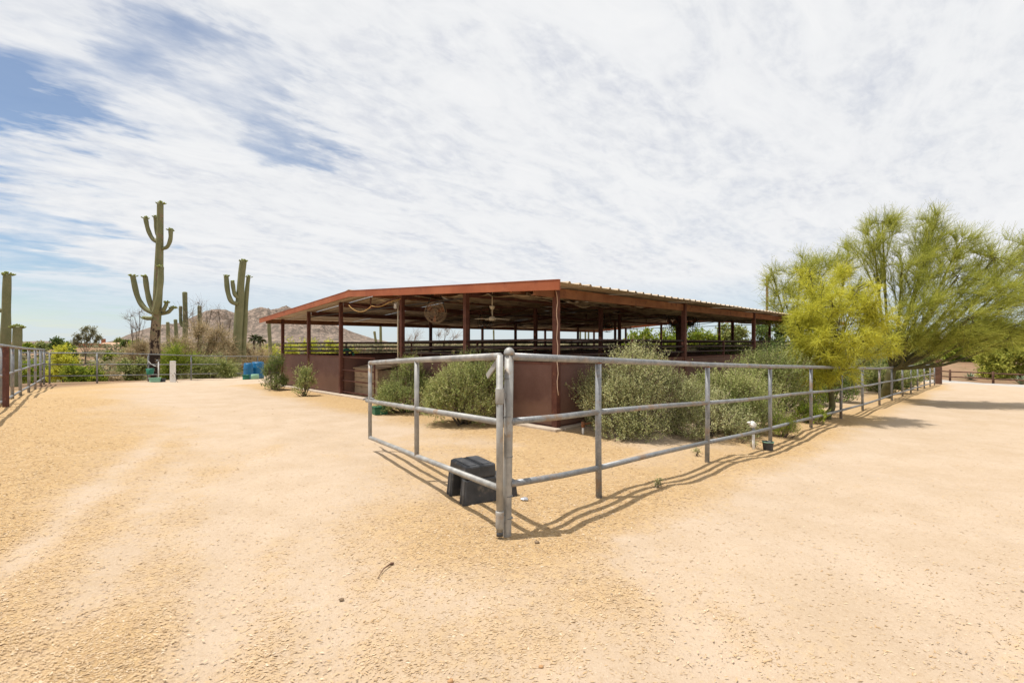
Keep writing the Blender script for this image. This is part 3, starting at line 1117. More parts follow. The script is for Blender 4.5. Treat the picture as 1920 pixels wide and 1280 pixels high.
for (s0, t0, ln_, dp_) in ((.35, 1.6, 1.3, .10), (.45, 3.2, 1.1, .14), (1.2, .5, 1.6, .10), (4.1, .35, 1.9, .09), (2.0, 2.9, 1.2, .16), (7.4, .6, 1.5, .12)):
    n_ = 9
    pts = []
    for i in range(n_):
        f_ = i / (n_ - 1)
        for j in (0, 1):
            q = j * (.16 + .10 * math.sin(i * 2.1 + s0))
            pts.append(B(s0 + q, t0 + f_ * ln_, rz(s0 + q) - .10 - dp_ * math.sin(f_ * math.pi) * (1 - .55 * j) - .03 * math.sin(i * 1.7) * j))
    mb = MB()
    mb.add(pts, [(2 * i, 2 * i + 1, 2 * i + 3, 2 * i + 2) for i in range(n_ - 1)], True)
    o = mb.build('torn_flap', M_flap, barn)
    o.modifiers.new('thickness', 'SOLIDIFY').thickness = .006
# pale conduit up the aisle post
x0, y0 = bxy(5.26 + .09, -.07)
MB().tube([(x0, y0, bz(5) + 1.1), (x0, y0, bz(5) + 2.72)], .018, 8).build('conduit', M_cream, barn)
MB().box((x0, y0 - .02, bz(5) + 1.16), (.10, .07, .14)).build('switch_box', M_white, barn)
MB().box((x0 - .06, y0 - .03, 2.52), (.07, .06, .13)).build('junction_box', M_white, barn)


# ---- fans, cords and things inside
def drum_fan(loc, r, rz_, label, cm=None):
    root = empty('drum_fan', loc, label, 'fan', 'drum fans under the barn roof', 0)
    ax = np.array((math.cos(rz_), math.sin(rz_), 0))
    sx = np.array((-math.sin(rz_), math.cos(rz_), 0))
    up = np.array((0, 0, 1.0))
    c = np.array(loc)
    cage = MB()
    for off, k in ((-.09, 1), (0, 1.0), (.09, 1)):
        for rr in (r, r * .66, r * .33):
            if off == 0 and rr < r:
                continue
            a = np.linspace(0, 2 * math.pi, 25)
            cage.tube([c + ax * off + rr * (math.cos(q) * sx + math.sin(q) * up) for q in a], .006, 5, False)
    for off in (-.09, .09):
        for q in np.linspace(0, 2 * math.pi, 19)[:-1]:
            cage.tube([c + ax * off * 1.1, c + ax * off + r * (math.cos(q) * sx + math.sin(q) * up)], .0035, 4, False)
    cage.build('cage', cm or M_darkmetal, root)
    MB().tube([c - ax * .16, c + ax * .02], r * .22, 12).build('motor', M_darkmetal, root)
    for q in (0.4, 2.5, 4.6):
        d1 = math.cos(q) * sx + math.sin(q) * up
        d2 = -math.sin(q) * sx + math.cos(q) * up
        pts = []
        for f_, w_, tw in ((.12, .05, .03), (.5, .16, .035), (.9, .20, .03)):
            for e in (-1, 1):
                pts.append(c + d1 * r * f_ + d2 * e * r * w_ + ax * (e * tw + .02))
        mb = MB()
        mb.add(pts, [(0, 1, 3, 2), (2, 3, 5, 4)])
        o = mb.build('blade', M_beam, root)
        o.modifiers.new('t', 'SOLIDIFY').thickness = .006
    top = c + up * (2.72 - c[2])
    MB().tube([c + sx * r, c + sx * r + up * .05, top + sx * .12], .012, 6).build('bracket', M_darkmetal, root)
    MB().tube([c - sx * r, c - sx * r + up * .05, top - sx * .12], .012, 6).build('bracket', M_darkmetal, root)
    return root


drum_fan(tuple(at(817, 586, 11.6)), .25, R(262), 'large drum fan with open bracket hanging left of the barn middle', M_tan)
drum_fan(tuple(at(910, 603, 15.4)), .24, R(240), 'dark drum fan hanging beside the cream ceiling fan')
drum_fan(tuple(at(1261, 608, 16.5)), .30, R(200), 'black drum fan hanging left of the second long-side post')
drum_fan(tuple(at(1297, 608, 17.5)), .30, R(20), 'black drum fan hanging right of the second long-side post')
drum_fan(tuple(at(1139, 613, 18.0)), .20, R(215), 'small dark drum fan hanging deep inside by the row of posts')

cf = at(923, 590, 10.8)
root = empty('ceiling_fan', tuple(cf), 'cream ceiling fan on a short rod under the barn roof', 'fan')
MB().lathe([(.02, -.02), (.075, -.01), (.085, .03), (.06, .07), (.02, .09)], (cf.x, cf.y, cf.z - .12), 16).build('motor', M_cream, root)
MB().tube([(cf.x, cf.y, cf.z - .04), (cf.x, cf.y, 2.78)], .013, 8).build('rod', M_cream, root)
MB().lathe([(.03, 0), (.06, .04), (.065, .08)], (cf.x, cf.y, cf.z + .12), 14).build('canopy', M_cream, root)
for k in range(4):
    a = k * math.pi / 2 + .35
    d = Vector((math.cos(a), math.sin(a), 0))
    s_ = Vector((-d.y, d.x, 0))
    p0 = Vector((cf.x, cf.y, cf.z - .09))
    MB().beam(tuple(p0 + d * .07), tuple(p0 + d * .40 + Vector((0, 0, -.015))), .10, .012).build('blade', M_cream, root)


def catenary(a, b, sag, n=18):
    a, b = Vector(a), Vector(b)
    return [tuple(a.lerp(b, i / n) + Vector((0, 0, -sag * 4 * (i / n) * (1 - i / n)))) for i in range(n + 1)]


mb = MB()
p = [at(654, 572, 13.2), at(697, 573, 12.4), at(728, 567, 12.0)]
mb.tube(catenary(p[0], p[1], .17) + catenary(p[1], p[2], .06)[1:] + [tuple(at(752, 560, 11.9))], .007, 6)
tag(mb.build('extension_cord', M_cord), 'orange extension cord looped under the front gable', 'cord')
mb = MB()
c0 = B(-.07, -.07, 2.47)
pts = [(c0[0] - .02, c0[1], 2.50), (c0[0], c0[1] - .02, 2.42)] + [(c0[0] + .012 * math.sin(k * 1.9) + .004 * k * .3, c0[1] - .015, 2.42 - k * .13) for k in range(1, 15)]
mb.tube(pts, .008, 6)
tag(mb.build('pale_rope', M_paleCord), 'faded pale rope hanging down the near corner post', 'rope')

# tan storage bin standing in the aisle behind a dark pipe gate
S0 = 8.55
bin_ = empty('storage_bin', B(7.75, 1.2, bz(8)), 'tan storage bin with sloping lid standing in the barn aisle', 'bin')
for k, (sa, sb) in enumerate(((8.68, 8.2), (8.19, 7.71), (7.70, 7.22))):
    for zlo in (.02, .29, .56):
        x, y = bxy((sa + sb) / 2, .75)
        MB().box((x, y, bz(8) + zlo + .13), (sa - sb, .75, .262), axes=(AX_A, AX_B, (0, 0, 1))).build('panel', M_tan, bin_, bevel=.01)
lid = MB()
zt = bz(8) + .83
lid.add([B(8.72, .34, zt), B(7.18, .34, zt), B(7.18, 1.16, zt + .12), B(8.72, 1.16, zt + .12), B(8.72, .34, zt + .03), B(7.18, .34, zt + .03), B(7.18, 1.16, zt + .16), B(8.72, 1.16, zt + .16)],
        [(0, 1, 2, 3), (7, 6, 5, 4), (0, 4, 5, 1), (1, 5, 6, 2), (2, 6, 7, 3), (3, 7, 4, 0)])
lid.build('lid', M_tan, bin_)
ag = empty('aisle_gate', B(8.7, .02, bz(8)), 'dark brown pipe gate closing part of the barn aisle', 'gate')
for z in (.12, .47, .80, 1.20):
    MB().tube([B(8.77, .02, bz(8) + z), B(6.75, .02, bz(7) + z)], .022, 8).build('rail', M_post, ag)
MB().tube([B(6.75, .02, bz(7) + .1), B(6.75, .02, bz(7) + 1.22)], .024, 8).build('stile', M_post, ag)
# tools leaning in the aisle
for k, (s_, lean) in enumerate(((6.6, .16), (6.25, -.12), (6.0, .10), (5.7, .14))):
    tl = empty('stable_tool', B(s_, .75, bz(6)), ('long handled stable fork leaning in the aisle, nearest the tan bin', 'wooden tool handle leaning to the left in the barn aisle', 'pale tool handle between two leaning stable tools', 'long handled rake leaning beside the pale conduit post')[k], 'tool', 'tools leaning in the barn aisle')
    a, b_ = Vector(B(s_, .75, bz(6) + .05)), Vector(B(s_ + lean, 1.0, bz(6) + 1.42))
    MB().tube([tuple(a), tuple(b_)], .016, 7).build('handle', M_tan, tl)
    mb = MB()
    for e in range(-2, 3):
        q = Vector((BA[0], BA[1], 0)) * e * .05
        mb.tube([tuple(a + q), tuple(a + q + Vector((0, 0, .26)))], .006, 5)
    mb.beam(tuple(a + Vector((BA[0], BA[1], 0)) * -.13 + Vector((0, 0, .26))), tuple(a + Vector((BA[0], BA[1], 0)) * .13 + Vector((0, 0, .26))), .02, .02)
    mb.build('tines', M_darkmetal, tl)
hb = at(650, 668, 15.6)
root = empty('hose_reel', (hb.x, hb.y, bz(8)), 'dark green garden hose coil hanging inside the aisle', 'hose')
mb = MB()
for r_ in (.20, .225, .25):
    mb.tube([(hb.x + r_ * math.cos(a), hb.y + .02 * math.sin(a * 3), hb.z + r_ * math.sin(a)) for a in np.linspace(0, 2 * math.pi, 25)], .014, 6, False)
mb.build('coil', M_green_tub, root)
MB().box((hb.x, hb.y + .06, hb.z + .12), (.06, .1, .30)).build('hanger', M_darkmetal, root)


# ================================================================== small things in the yard
# ---- mounting block
def mounting_block():
    f = np.array((-.4575, 4.55))
    e1 = np.array((.515, .29)) / .591         # along the steps
    e2 = np.array((-.225, .39)) / .450        # across
    L, Wd, Lt = .60, .46, .36
    zg = g1(-.4, 4.75) - .005
    root = empty('mounting_block', (f[0], f[1], zg), 'black plastic two-step mounting block standing behind the gate foot', 'mounting block')

    def Q(a, b, z):
        p = f + e1 * a + e2 * b
        return (p[0], p[1], zg + z)
    mb = MB()
    H, h = .375, .185
    ins = .035
    # upper step: two legs with a deck; arch runs along e1
    def slab(a0, a1, b0, b1, z0, z1, ta=0.0, tb0=0.0, tb1=0.0, ta1=0.0):
        mb.add([Q(a0, b0, z0), Q(a1, b0, z0), Q(a1, b1, z0), Q(a0, b1, z0), Q(a0 + ta, b0 + tb0, z1), Q(a1 - ta1, b0 + tb0, z1), Q(a1 - ta1, b1 - tb1, z1), Q(a0 + ta, b1 - tb1, z1)],
               [(0, 3, 2, 1), (4, 5, 6, 7), (0, 1, 5, 4), (1, 2, 6, 5), (2, 3, 7, 6), (3, 0, 4, 7)])
    slab(0, Lt, 0, .125, 0, .25, .022, .022, 0)
    slab(0, Lt, Wd - .125, Wd, 0, .25, .022, 0, .022)
    slab(.022, Lt, .022, Wd - .022, .2505, H, .012, .012, .012)
    slab(.10, Lt - .002, .126, Wd - .126, .02, .2495)
    b_ = mb.build('upper_step', M_black, root, bevel=.018)
    mb = MB()
    slab(Lt + .003, L, 0, Wd, 0, h, 0, .02, .02, .015)
    mb.build('lower_step', M_black, root, bevel=.016)
    # moulded treads: raised strips on each deck
    for (a0, a1, z) in ((.055, .155, H), (.195, .325, H), (Lt + .03, L - .04, h)):
        mb = MB()
        slab(a0, a1, .055, Wd - .055, z - .004, z + .007, .004, .004, .004, .004)
        mb.build('tread', M_black, root)
    for (b0, b1) in ((.018, .045), (.085, .11), (Wd - .11, Wd - .085), (Wd - .045, Wd - .018)):
        mb = MB()
        slab(-.004, .03, b0, b1, .01, .24, .022, .01, .01)
        mb.build('corner_rib', M_black, root)


mounting_block()

# ---- crumpled foil, twig, stones near the post
p = at(984, 936, 4.72)
mb = MB()
vs_ = []
for i in range(5):
    for j in range(7):
        a, b_ = i / 4 * math.pi, j / 7 * 2 * math.pi
        r_ = .028 * (.7 + .6 * random.random())
        vs_.append((p.x + r_ * math.sin(a) * math.cos(b_) * 1.5, p.y + r_ * math.sin(a) * math.sin(b_), g1(p.x, p.y) + .018 + r_ * .7 * math.cos(a)))
mb.add(vs_, [(i * 7 + j, i * 7 + (j + 1) % 7, (i + 1) * 7 + (j + 1) % 7, (i + 1) * 7 + j) for i in range(4) for j in range(7)])
M_foil = simple('grey_wrapper', (.36, .38, .42), (.55, .57, .62), 40, .4, .3)
tag(mb.build('wrapper', M_foil), 'crumpled grey wrapper lying by the capped gate post', 'litter')
p0, p1 = at(733, 1052, 3.36), at(708, 1078, 3.15)
mb = MB()
mb.tube([(p0.x, p0.y, g1(p0.x, p0.y) + .012), ((p0.x + p1.x) / 2 - .01, (p0.y + p1.y) / 2 + .015, g1(p0.x - .05, p0.y - .1) + .02), (p1.x, p1.y, g1(p1.x, p1.y) + .006)], [.006, .004, .002], 6)
mb.tube([(p0.x - .004, p0.y, g1(p0.x, p0.y) + .012), (p0.x + .02, p0.y + .004, g1(p0.x, p0.y) + .013)], [.010, .008], 6)
tag(mb.build('twig', M_wood_old), 'thin curved brown twig lying on bare sand', 'twig')


def rock(px, py, r_, label, m):
    z = 0
    d = EYE * F / (py - HZ)
    x = (px - 960) / F * d
    z = g1(x, d)
    mb = MB()
    vs_ = []
    for i in range(6):
        for j in range(8):
            a, b_ = i / 5 * math.pi, j / 8 * 2 * math.pi
            q = r_ * (.8 + .4 * random.random())
            vs_.append((x + q * 1.3 * math.sin(a) * math.cos(b_), d + q * math.sin(a) * math.sin(b_), z + r_ * .45 + q * .75 * math.cos(a)))
    mb.add(vs_, [(i * 8 + j, i * 8 + (j + 1) % 8, (i + 1) * 8 + (j + 1) % 8, (i + 1) * 8 + j) for i in range(5) for j in range(8)], True)
    tag(mb.build('stone', m), label, 'stone')


M_rock = simple('brown_stone', (.17, .115, .07), (.28, .20, .13), 30, .9)
M_rockg = simple('orange_stone', (.40, .22, .10), (.50, .31, .16), 30, .9)
rock(1007, 1014, .016, 'dark brown pebble in front of the capped gate post', M_rock)
rock(845, 1270, .012, 'small orange stone at the bottom of the open sand', M_rockg)
rock(1015, 1240, .010, 'small tan stone on the sand below the gate post', M_rockg)
rock(640, 1118, .012, 'flat dark stone on the sand left of the thin twig', M_rock)

# ---- white vent pipe with a plastic bag, black bucket, pipe stub, green box
p = at(1413, 836, 7.75)
zg = g1(p.x, p.y)
vp = empty('standpipe', (p.x, p.y, zg), 'white plastic standpipe topped with a crumpled white bag', 'pipe')
MB().tube([(p.x, p.y, zg - .1), (p.x - .005, p.y, zg + .30)], .021, 12).build('pipe', M_white, vp)
MB().tube([(p.x - .005, p.y, zg + .27), (p.x - .005, p.y, zg + .34)], .028, 12).build('collar', M_galv_dull, vp)
mb = MB()
vs_ = []
for i in range(8):
    for j in range(12):
        a, b_ = i / 7 * math.pi, j / 12 * 2 * math.pi
        r_ = .052 * (.8 + .35 * random.random())
        vs_.append((p.x - .018 + r_ * math.sin(a) * math.cos(b_) * 1.05, p.y + r_ * math.sin(a) * math.sin(b_), zg + .405 + r_ * 1.05 * math.cos(a)))
mb.add(vs_, [(i * 12 + j, i * 12 + (j + 1) % 12, (i + 1) * 12 + (j + 1) % 12, (i + 1) * 12 + j) for i in range(7) for j in range(12)])
mb.tube([(p.x - .06, p.y, zg + .43), (p.x - .11, p.y - .02, zg + .44)], [.028, .012], 6)
mb.build('bag', M_white, vp)
p = at(1440, 846, 7.75)
zg = g1(p.x, p.y)
bk = empty('bucket', (p.x, p.y, zg), 'black bucket with pale rim leaning at a fence post foot', 'bucket')
MB().lathe([(.070, 0), (.085, .14), (.088, .145), (.080, .145), (.068, .02), (.001, .015)], (p.x, p.y, zg - .01), 20, True, False).build('body', M_black, bk)
MB().lathe([(.086, .138), (.091, .142), (.091, .150), (.082, .150)], (p.x, p.y, zg - .01), 20, True, False).build('rim', M_mint, bk)
p = at(1093, 816, 8.35)
zg = g1(p.x, p.y)
sp_ = empty('pipe_stub', (p.x, p.y, zg), 'short white pipe stub with rusty fitting by the barn corner', 'pipe')
MB().tube([(p.x, p.y, zg - .05), (p.x, p.y, zg + .12)], .02, 10).build('pipe', M_white, sp_)
MB().tube([(p.x, p.y, zg + .12), (p.x, p.y, zg + .22)], .032, 10).build('fitting', M_rust, sp_)
MB().tube([(p.x, p.y, zg + .17), (p.x + .30, p.y + .25, zg + .18)], .018, 8).build('arm', M_rust, sp_)
p = at(712, 770, 10.8)
zg = g1(p.x, p.y)
gb = empty('valve_box', (p.x, p.y, zg), 'dark green plastic valve box under the shrub by the barn', 'box')
MB().box((p.x, p.y, zg + .07), (.30, .24, .16), rz=.6).build('body', M_greenbox, gb, bevel=.012)
MB().box((p.x, p.y, zg + .165), (.32, .26, .026), rz=.6).build('lid', M_greenbox, gb, bevel=.006)


# ---- blue barrels and tubs at the back
def barrel(px, py, d, r_, h, label):
    p = at(px, py, d)
    zg = p.z
    root = empty('barrel', (p.x, p.y, zg), label, 'barrel', 'blue barrels by the back fence')
    MB().lathe([(r_ * .90, 0), (r_ * .96, .03), (r_, h * .30), (r_ * 1.03, h * .33), (r_, h * .36), (r_, h * .64), (r_ * 1.03, h * .67), (r_, h * .70), (r_ * .93, h * .95), (r_ * .88, h)], (p.x, p.y, zg), 24).build('body', M_blue, root)
    MB().lathe([(r_ * .80, h), (r_ * .86, h + .012), (r_ * .86, h + .03), (r_ * .80, h + .03)], (p.x, p.y, zg), 24).build('rim', M_blue, root)
    for s in (-.5, .5):
        MB().lathe([(.04, h), (.04, h + .02)], (p.x + s * r_, p.y, zg + .001), 10).build('bung', M_black, root)


barrel(465.5, 711, 24.0, .215, .80, 'narrow blue plastic barrel behind the green tub')
barrel(483.5, 709.5, 24.6, .30, .84, 'wide bright blue plastic barrel at the back fence')


def tub(px, py, d, r0, r1, h, m, name, label, cat, depth=.02):
    p = at(px, py, d)
    root = empty(name, tuple(p), label, cat)
    MB().lathe([(r0, 0), (r1, h), (r1 - .012, h), (r0 - .01, depth), (.001, depth)], tuple(p), 22, True, False).build('body', m, root)
    MB().lathe([(r1 - .004, h - .02), (r1 + .016, h - .012), (r1 + .016, h + .004), (r1 - .006, h + .004)], tuple(p), 22, True, False).build('rim', m, root)
    return root, p


tub(461.5, 712, 23.3, .15, .165, .25, M_green_tub, 'tub', 'dark green tub in front of the narrow blue barrel', 'tub')
p = at(478, 712, 23.3)
root = empty('tub', tuple(p), 'upturned green tub in front of the wide blue barrel', 'tub')
MB().lathe([(.19, 0), (.175, .26), (.165, .275), (.001, .28)], tuple(p), 22).build('body', M_mint, root)
MB().lathe([(.19, .0), (.205, .005), (.205, .03), (.188, .035)], tuple(p), 22, True, False).build('rim', M_green_tub, root)
# ---- water point under the big cactus
p = at(290, 717.5, 22.2)
root, _ = tub(290.5, 718.5, 22.0, .19, .23, .26, M_mint, 'tub', 'pale mint tub under the hanging green bucket', 'tub')
tub(304.5, 717.5, 22.3, .11, .135, .20, M_black, 'plant_pot', 'black plant pot between mint tub and white board', 'pot')
sp2 = empty('water_standpipe', tuple(p), 'white standpipe with wrapped tap beside the green bucket', 'pipe')
MB().tube([(p.x - .01, p.y + .25, p.z - .1), (p.x - .01, p.y + .25, p.z + 1.02)], .024, 10).build('pipe', M_white, sp2)
MB().tube([(p.x - .01, p.y + .25, p.z + 1.0), (p.x - .01, p.y + .20, p.z + 1.05), (p.x - .01, p.y + .12, p.z + 1.03)], .03, 8).build('tap', M_galv_dull, sp2)
MB().tube(catenary((p.x - .05, p.y + .15, p.z + .78), (p.x - .36, p.y + .1, p.z + 1.0), .05), .016, 6).build('hose', M_white, sp2)
p = at(281.5, 701.5, 22.1)
root = empty('hanging_bucket', tuple(p), 'dark green bucket hanging from the back fence rail', 'bucket')
MB().lathe([(.13, 0), (.165, .27), (.152, .27), (.12, .02), (.001, .02)], tuple(p), 20, True, False).build('body', M_green_tub, root)
MB().tube([(p.x - .16 * math.cos(a), p.y, p.z + .27 + .24 * math.sin(a)) for a in np.linspace(0, math.pi, 12)], .006, 5).build('handle', M_darkmetal, root)
p = at(324, 717, 22.0)
root = empty('utility_board', tuple(p), 'tall white board standing upright before the back fence', 'board')
MB().box((p.x, p.y, p.z + .49), (.24, .06, 1.02), rz=.1).build('board', M_white, root, bevel=.008)
MB().tube([(p.x + .10, p.y - .06, p.z + .45), (p.x + .19, p.y - .08, p.z + .38), (p.x + .22, p.y - .08, p.z + .1), (p.x + .30, p.y - .1, p.z + .02), (p.x + .5, p.y - .1, p.z + .015)], .012, 6).build('hose', M_darkmetal, root)

# ================================================================== far right: timber post, rail fence, pole
p = at(1759.5, 722, 26.4)
tp = empty('timber_post', tuple(p), 'thick dark timber post ending the pipe fence under the tree', 'post')
MB().box((p.x, p.y, p.z + .62), (.25, .25, 1.6), rz=.5).build('post', M_wood_old, tp, bevel=.015)
MB().box((p.x, p.y, p.z + 1.43), (.27, .27, .03), rz=.5).build('cap', M_wood_old, tp)
wf = [(1742, 691, 714, 43.0), (1781.3, 692.8, 715.8, 42.0), (1862.3, 696.2, 720.8, 39.0), (1950, 700, 726, 36.0), (2050, 705, 733, 33.4)]
w_ = [(at(a, b, d), at(a, c, d)) for a, b, c, d in wf]
rf = empty('wooden_fence', tuple(w_[1][1]), 'low dark two-rail wooden fence beyond the pale lane', 'fence')
for tpz, bt in w_:
    MB().tube([(bt.x, bt.y, bt.z - .4), (bt.x, bt.y, tpz.z - .02), (bt.x, bt.y, tpz.z)], [.085, .08, .06], 9).build('post', M_wood_old, rf)
for i in range(len(w_) - 1):
    for f_ in (.84, .42):
        a = w_[i][1].lerp(w_[i][0], f_)
        b_ = w_[i + 1][1].lerp(w_[i + 1][0], f_)
        MB().tube([tuple(a), tuple(a.lerp(b_, .5) + Vector((0, 0, .02))), tuple(b_)], [.05, .06, .05], 7).build('rail', M_wood_old, rf)
p0, p1 = at(1438, 640, 60), at(1438.5, 517, 60)
up_ = empty('utility_pole', (p0.x, p0.y, g1(p0.x, p0.y)), 'wooden utility pole rising behind the barn roof', 'utility pole')
MB().tube([(p0.x, p0.y, g1(p0.x, p0.y) - .3), (p1.x, p1.y, p1.z)], [.19, .14], 10).build('pole', M_wood_old, up_)
MB().beam((p1.x - .25, p1.y, p1.z - .55), (p1.x + .9, p1.y + .2, p1.z - .55), .1, .12).build('crossarm', M_wood_old, up_)
for q in (.25, .8):
    MB().lathe([(.04, 0), (.07, .08), (.05, .16)], (p1.x + q, p1.y + q * .2, p1.z - .49), 8).build('insulator', M_darkmetal, up_)

# ---- adobe house on the far bank
M_adobe = simple('terracotta_stucco', (.30, .12, .06), (.36, .16, .085), .5, .9)
M_tile = simple('tan_roof', (.44, .27, .17), (.52, .34, .23), 1.5, .9)
hp = at(196, 664, 150)
hz = hp.z
hs = empty('house', (hp.x, hp.y, hz), 'low terracotta house with tan roof on the far bank', 'house')
MB().box((hp.x - 2.0, hp.y, hz + 1.6), (8.0, 7, 3.4)).build('wall', M_adobe, hs)
MB().box((hp.x + 3.6, hp.y + .6, hz + 1.0), (6.2, 5, 2.2)).build('wall', M_adobe, hs)
mb = MB()
cx_, cy_ = hp.x + 3.2, hp.y
mb.add([(cx_ - 4.6, cy_ - 4, hz + 2.2), (cx_ + 4.6, cy_ - 4, hz + 2.2), (cx_ + 4.6, cy_ + 4, hz + 2.2), (cx_ - 4.6, cy_ + 4, hz + 2.2), (cx_ - 3.5, cy_, hz + 3.7), (cx_ + 1.5, cy_, hz + 3.7)], [(0, 1, 5, 4), (1, 2, 5), (2, 3, 4, 5), (3, 0, 4), (0, 3, 2, 1)])
mb.build('roof', M_tile, hs)
MB().box((hp.x - 1.2, hp.y + 1, hz + 4.0), (.8, .8, 1.8)).build('chimney', M_adobe, hs)
for q in (-4.2, -1.6, 2.2, 4.2):
    MB().box((hp.x + q, hp.y - (3.52 if q < 2 else 1.95), hz + (1.7 if q < 2 else 1.0)), (1.1, .1, 1.1)).build('window', M_darkmetal, hs)
MB().box((hp.x + 3.2, hp.y - 1.95, hz + .9), (.7, .12, 1.8)).build('door', M_wood_old, hs)


# ================================================================== cacti
def cactus_mat(name, burn):
    def f(t, b):
        p = gpos(t)
        oc = ocoord(t)
        n1 = noise(t, p, 1.2, 5, .6)
        n2 = noise(t, p, 5.0, 6, .7)
        c = mixc(t, ramp(t, n1, ((.35, 0.), (.65, 1.))), (.165, .175, .085), (.235, .232, .125))
        c = mixc(t, ramp(t, n2, ((.5, 0.), (.75, .7))), c, (.27, .235, .13))
        if burn:
            sp = t.nodes.new('ShaderNodeSeparateXYZ')
            t.links.new(p, sp.inputs[0])
            mp = t.nodes.new('ShaderNodeMapping')
            mp.inputs['Scale'].default_value = (3.2, 3.2, 1.9)
            t.links.new(p, mp.inputs[0])
            n3 = noise(t, mp.outputs[0], 1.0, 5, .65)
            n4 = noise(t, p, 9.0, 4, .6)
            hgt = mth(t, 'MULTIPLY', mth(t, 'SUBTRACT', burn[1], sp.outputs[2]), 1.0 / (burn[1] - burn[0]), clamp=True)
            k = mth(t, 'ADD', n3, mth(t, 'MULTIPLY', hgt, .20))
            c = mixc(t, ramp(t, k, ((.56, 0.), (.62, .9))), c, (.28, .205, .135))
            c = mixc(t, ramp(t, mth(t, 'ADD', k, mth(t, 'MULTIPLY', n4, .25)), ((.79, 0.), (.83, 1.))), c, (.035, .022, .016))
        t.links.new(c, b.inputs['Base Color'])
        bump(t, b, n2, .4, .03)
    return mat(name, f, .75, 0, .2)


M_cact = cactus_mat('ribbed_cactus', None)
M_cactb = cactus_mat('scarred_cactus', (0.6, 6.6))
M_bud = simple('cactus_bud', (.12, .17, .03), (.30, .32, .09), 30, .8, c3=(.6, .58, .4), s3=40)


def spline(P, n):
    """Catmull-Rom through P"""
    P = [np.array(p, float) for p in P]
    P = [2 * P[0] - P[1]] + P + [2 * P[-1] - P[-2]]
    out = []
    k = len(P) - 3
    for i in range(k):
        for q in range(n):
            t = q / n
            a, b, c, d = P[i:i + 4]
            out.append(.5 * ((2 * b) + (-a + c) * t + (2 * a - 5 * b + 4 * c - d) * t * t + (-a + 3 * b - 3 * c + d) * t ** 3))
    out.append(P[-2])
    return np.array(out)


def cactus_limb(pts, r0, r1, ribs=15, flare=None):
    path = spline(pts, 7)
    n = len(path)
    f = np.linspace(0, 1, n)
    rad = r0 + (r1 - r0) * f
    rad = rad * (1 + .05 * np.sin(f * 17 + r0 * 50))
    tip = path[-1]
    dr = path[-1] - path[-2]
    dr /= np.linalg.norm(dr)
    ext = [tip + dr * r1 * k for k in (.25, .45, .55)]
    path = np.concatenate([path, np.array(ext)])
    rad = np.concatenate([rad, [r1 * .93, r1 * .7, r1 * .3]])
    return MB().tube(path, rad, ribs * 2, True, True, .22), tip + dr * r1 * .5, dr


def buds(tip, r, parent, n=22):
    mb = MB()
    for k in range(n):
        a = random.random() * 6.283
        q = math.sqrt(random.random()) * r * 1.12
        b0_ = np.array((tip[0] + q * math.cos(a), tip[1] + q * math.sin(a), tip[2] - .5 * r * (q / r) ** 2))
        d = np.array((math.cos(a) * q / r * .8, math.sin(a) * q / r * .8, .8 - .3 * q / r)) * (.08 + .07 * random.random())
        mb.tube([b0_, b0_ + d * .6, b0_ + d], [.022, .034, .018], 5)
    mb.build('flower_bud', M_bud, parent)['kind'] = 'stuff'


def cactus(d, trunk, wr, arms, label, m=M_cact, group=None, bud=True, ribs=12):
    """trunk: [(px,py)...] from the foot up; arms: list of ([(px,py,dd)...], w0, w1)  widths in photo pixels"""
    k = d / F
    P = [at(p[0], p[1], d) for p in trunk]
    foot = P[0].copy()
    zg = g1(foot.x, foot.y)
    root = empty('saguaro_cactus', (foot.x, foot.y, zg), label, 'cactus', group)
    P = [Vector((foot.x, foot.y, min(zg, foot.z) - .2))] + P
    mb, tip, dr = cactus_limb([tuple(p) for p in P], wr[0] * k / 2, wr[1] * k / 2, ribs)
    mb.build('trunk', m, root)
    if bud:
        buds(tip, wr[1] * k / 2, root)
    for (ap, w0, w1) in arms:
        Q = [tuple(at(a[0], a[1], d) + Vector((0, a[2] if len(a) > 2 else 0, 0))) for a in ap]
        mb, tip, dr = cactus_limb(Q, w0 * k / 2, w1 * k / 2, 9)
        ao = mb.build('arm', M_cact, root)
        if bud:
            buds(tip, w1 * k / 2, ao, 14)
    return root


cactus(24.5, [(287, 716), (288.5, 680), (291, 630), (295, 570), (298, 500), (300, 430), (300.5, 382)], (22, 10),
       [([(292, 588), (272, 578), (258, 556), (249, 518)], 9, 9), ([(293, 588), (283, 572), (276, 545), (272.5, 519)], 9, 8.5), ([(296, 588, -.2), (304, 570, -.3), (308.5, 535, -.3), (310, 503, -.3)], 11, 9.5),
        ([(298, 588, .1), (312, 585, .1), (320, 577, .1)], 7, 7), ([(308, 584, -.1), (314, 572, -.1), (314.5, 568, -.1)], 7, 6), ([(296, 455), (285, 446), (277, 428), (273, 409)], 7, 7.5), ([(298, 448, .1), (291.5, 436, .1), (290, 420, .1), (289.5, 407, .1)], 6, 7.5),
        ([(304, 467), (314, 462), (319.5, 448), (320, 432)], 6, 7.5), ([(291, 597, -.15), (282, 597, -.2), (276, 596, -.2)], 8, 7)],
       'tallest saguaro with scarred dark foot and many arms', M_cactb)
cactus(31.0, [(440, 711), (443, 670), (446, 620), (449.5, 565), (452.5, 520), (456, 490)], (19, 11),
       [([(449, 570, -.2), (441, 566, -.4), (434, 548, -.4), (431, 520, -.4)], 8, 8.5), ([(450, 560, -.1), (445, 552, -.3), (441, 530, -.3)], 7, 7), ([(446, 672, .6), (451.5, 600, .5), (456, 550, .4), (459.5, 518, .4)], 10, 7)],
       'green many-armed saguaro standing behind the blue barrels')
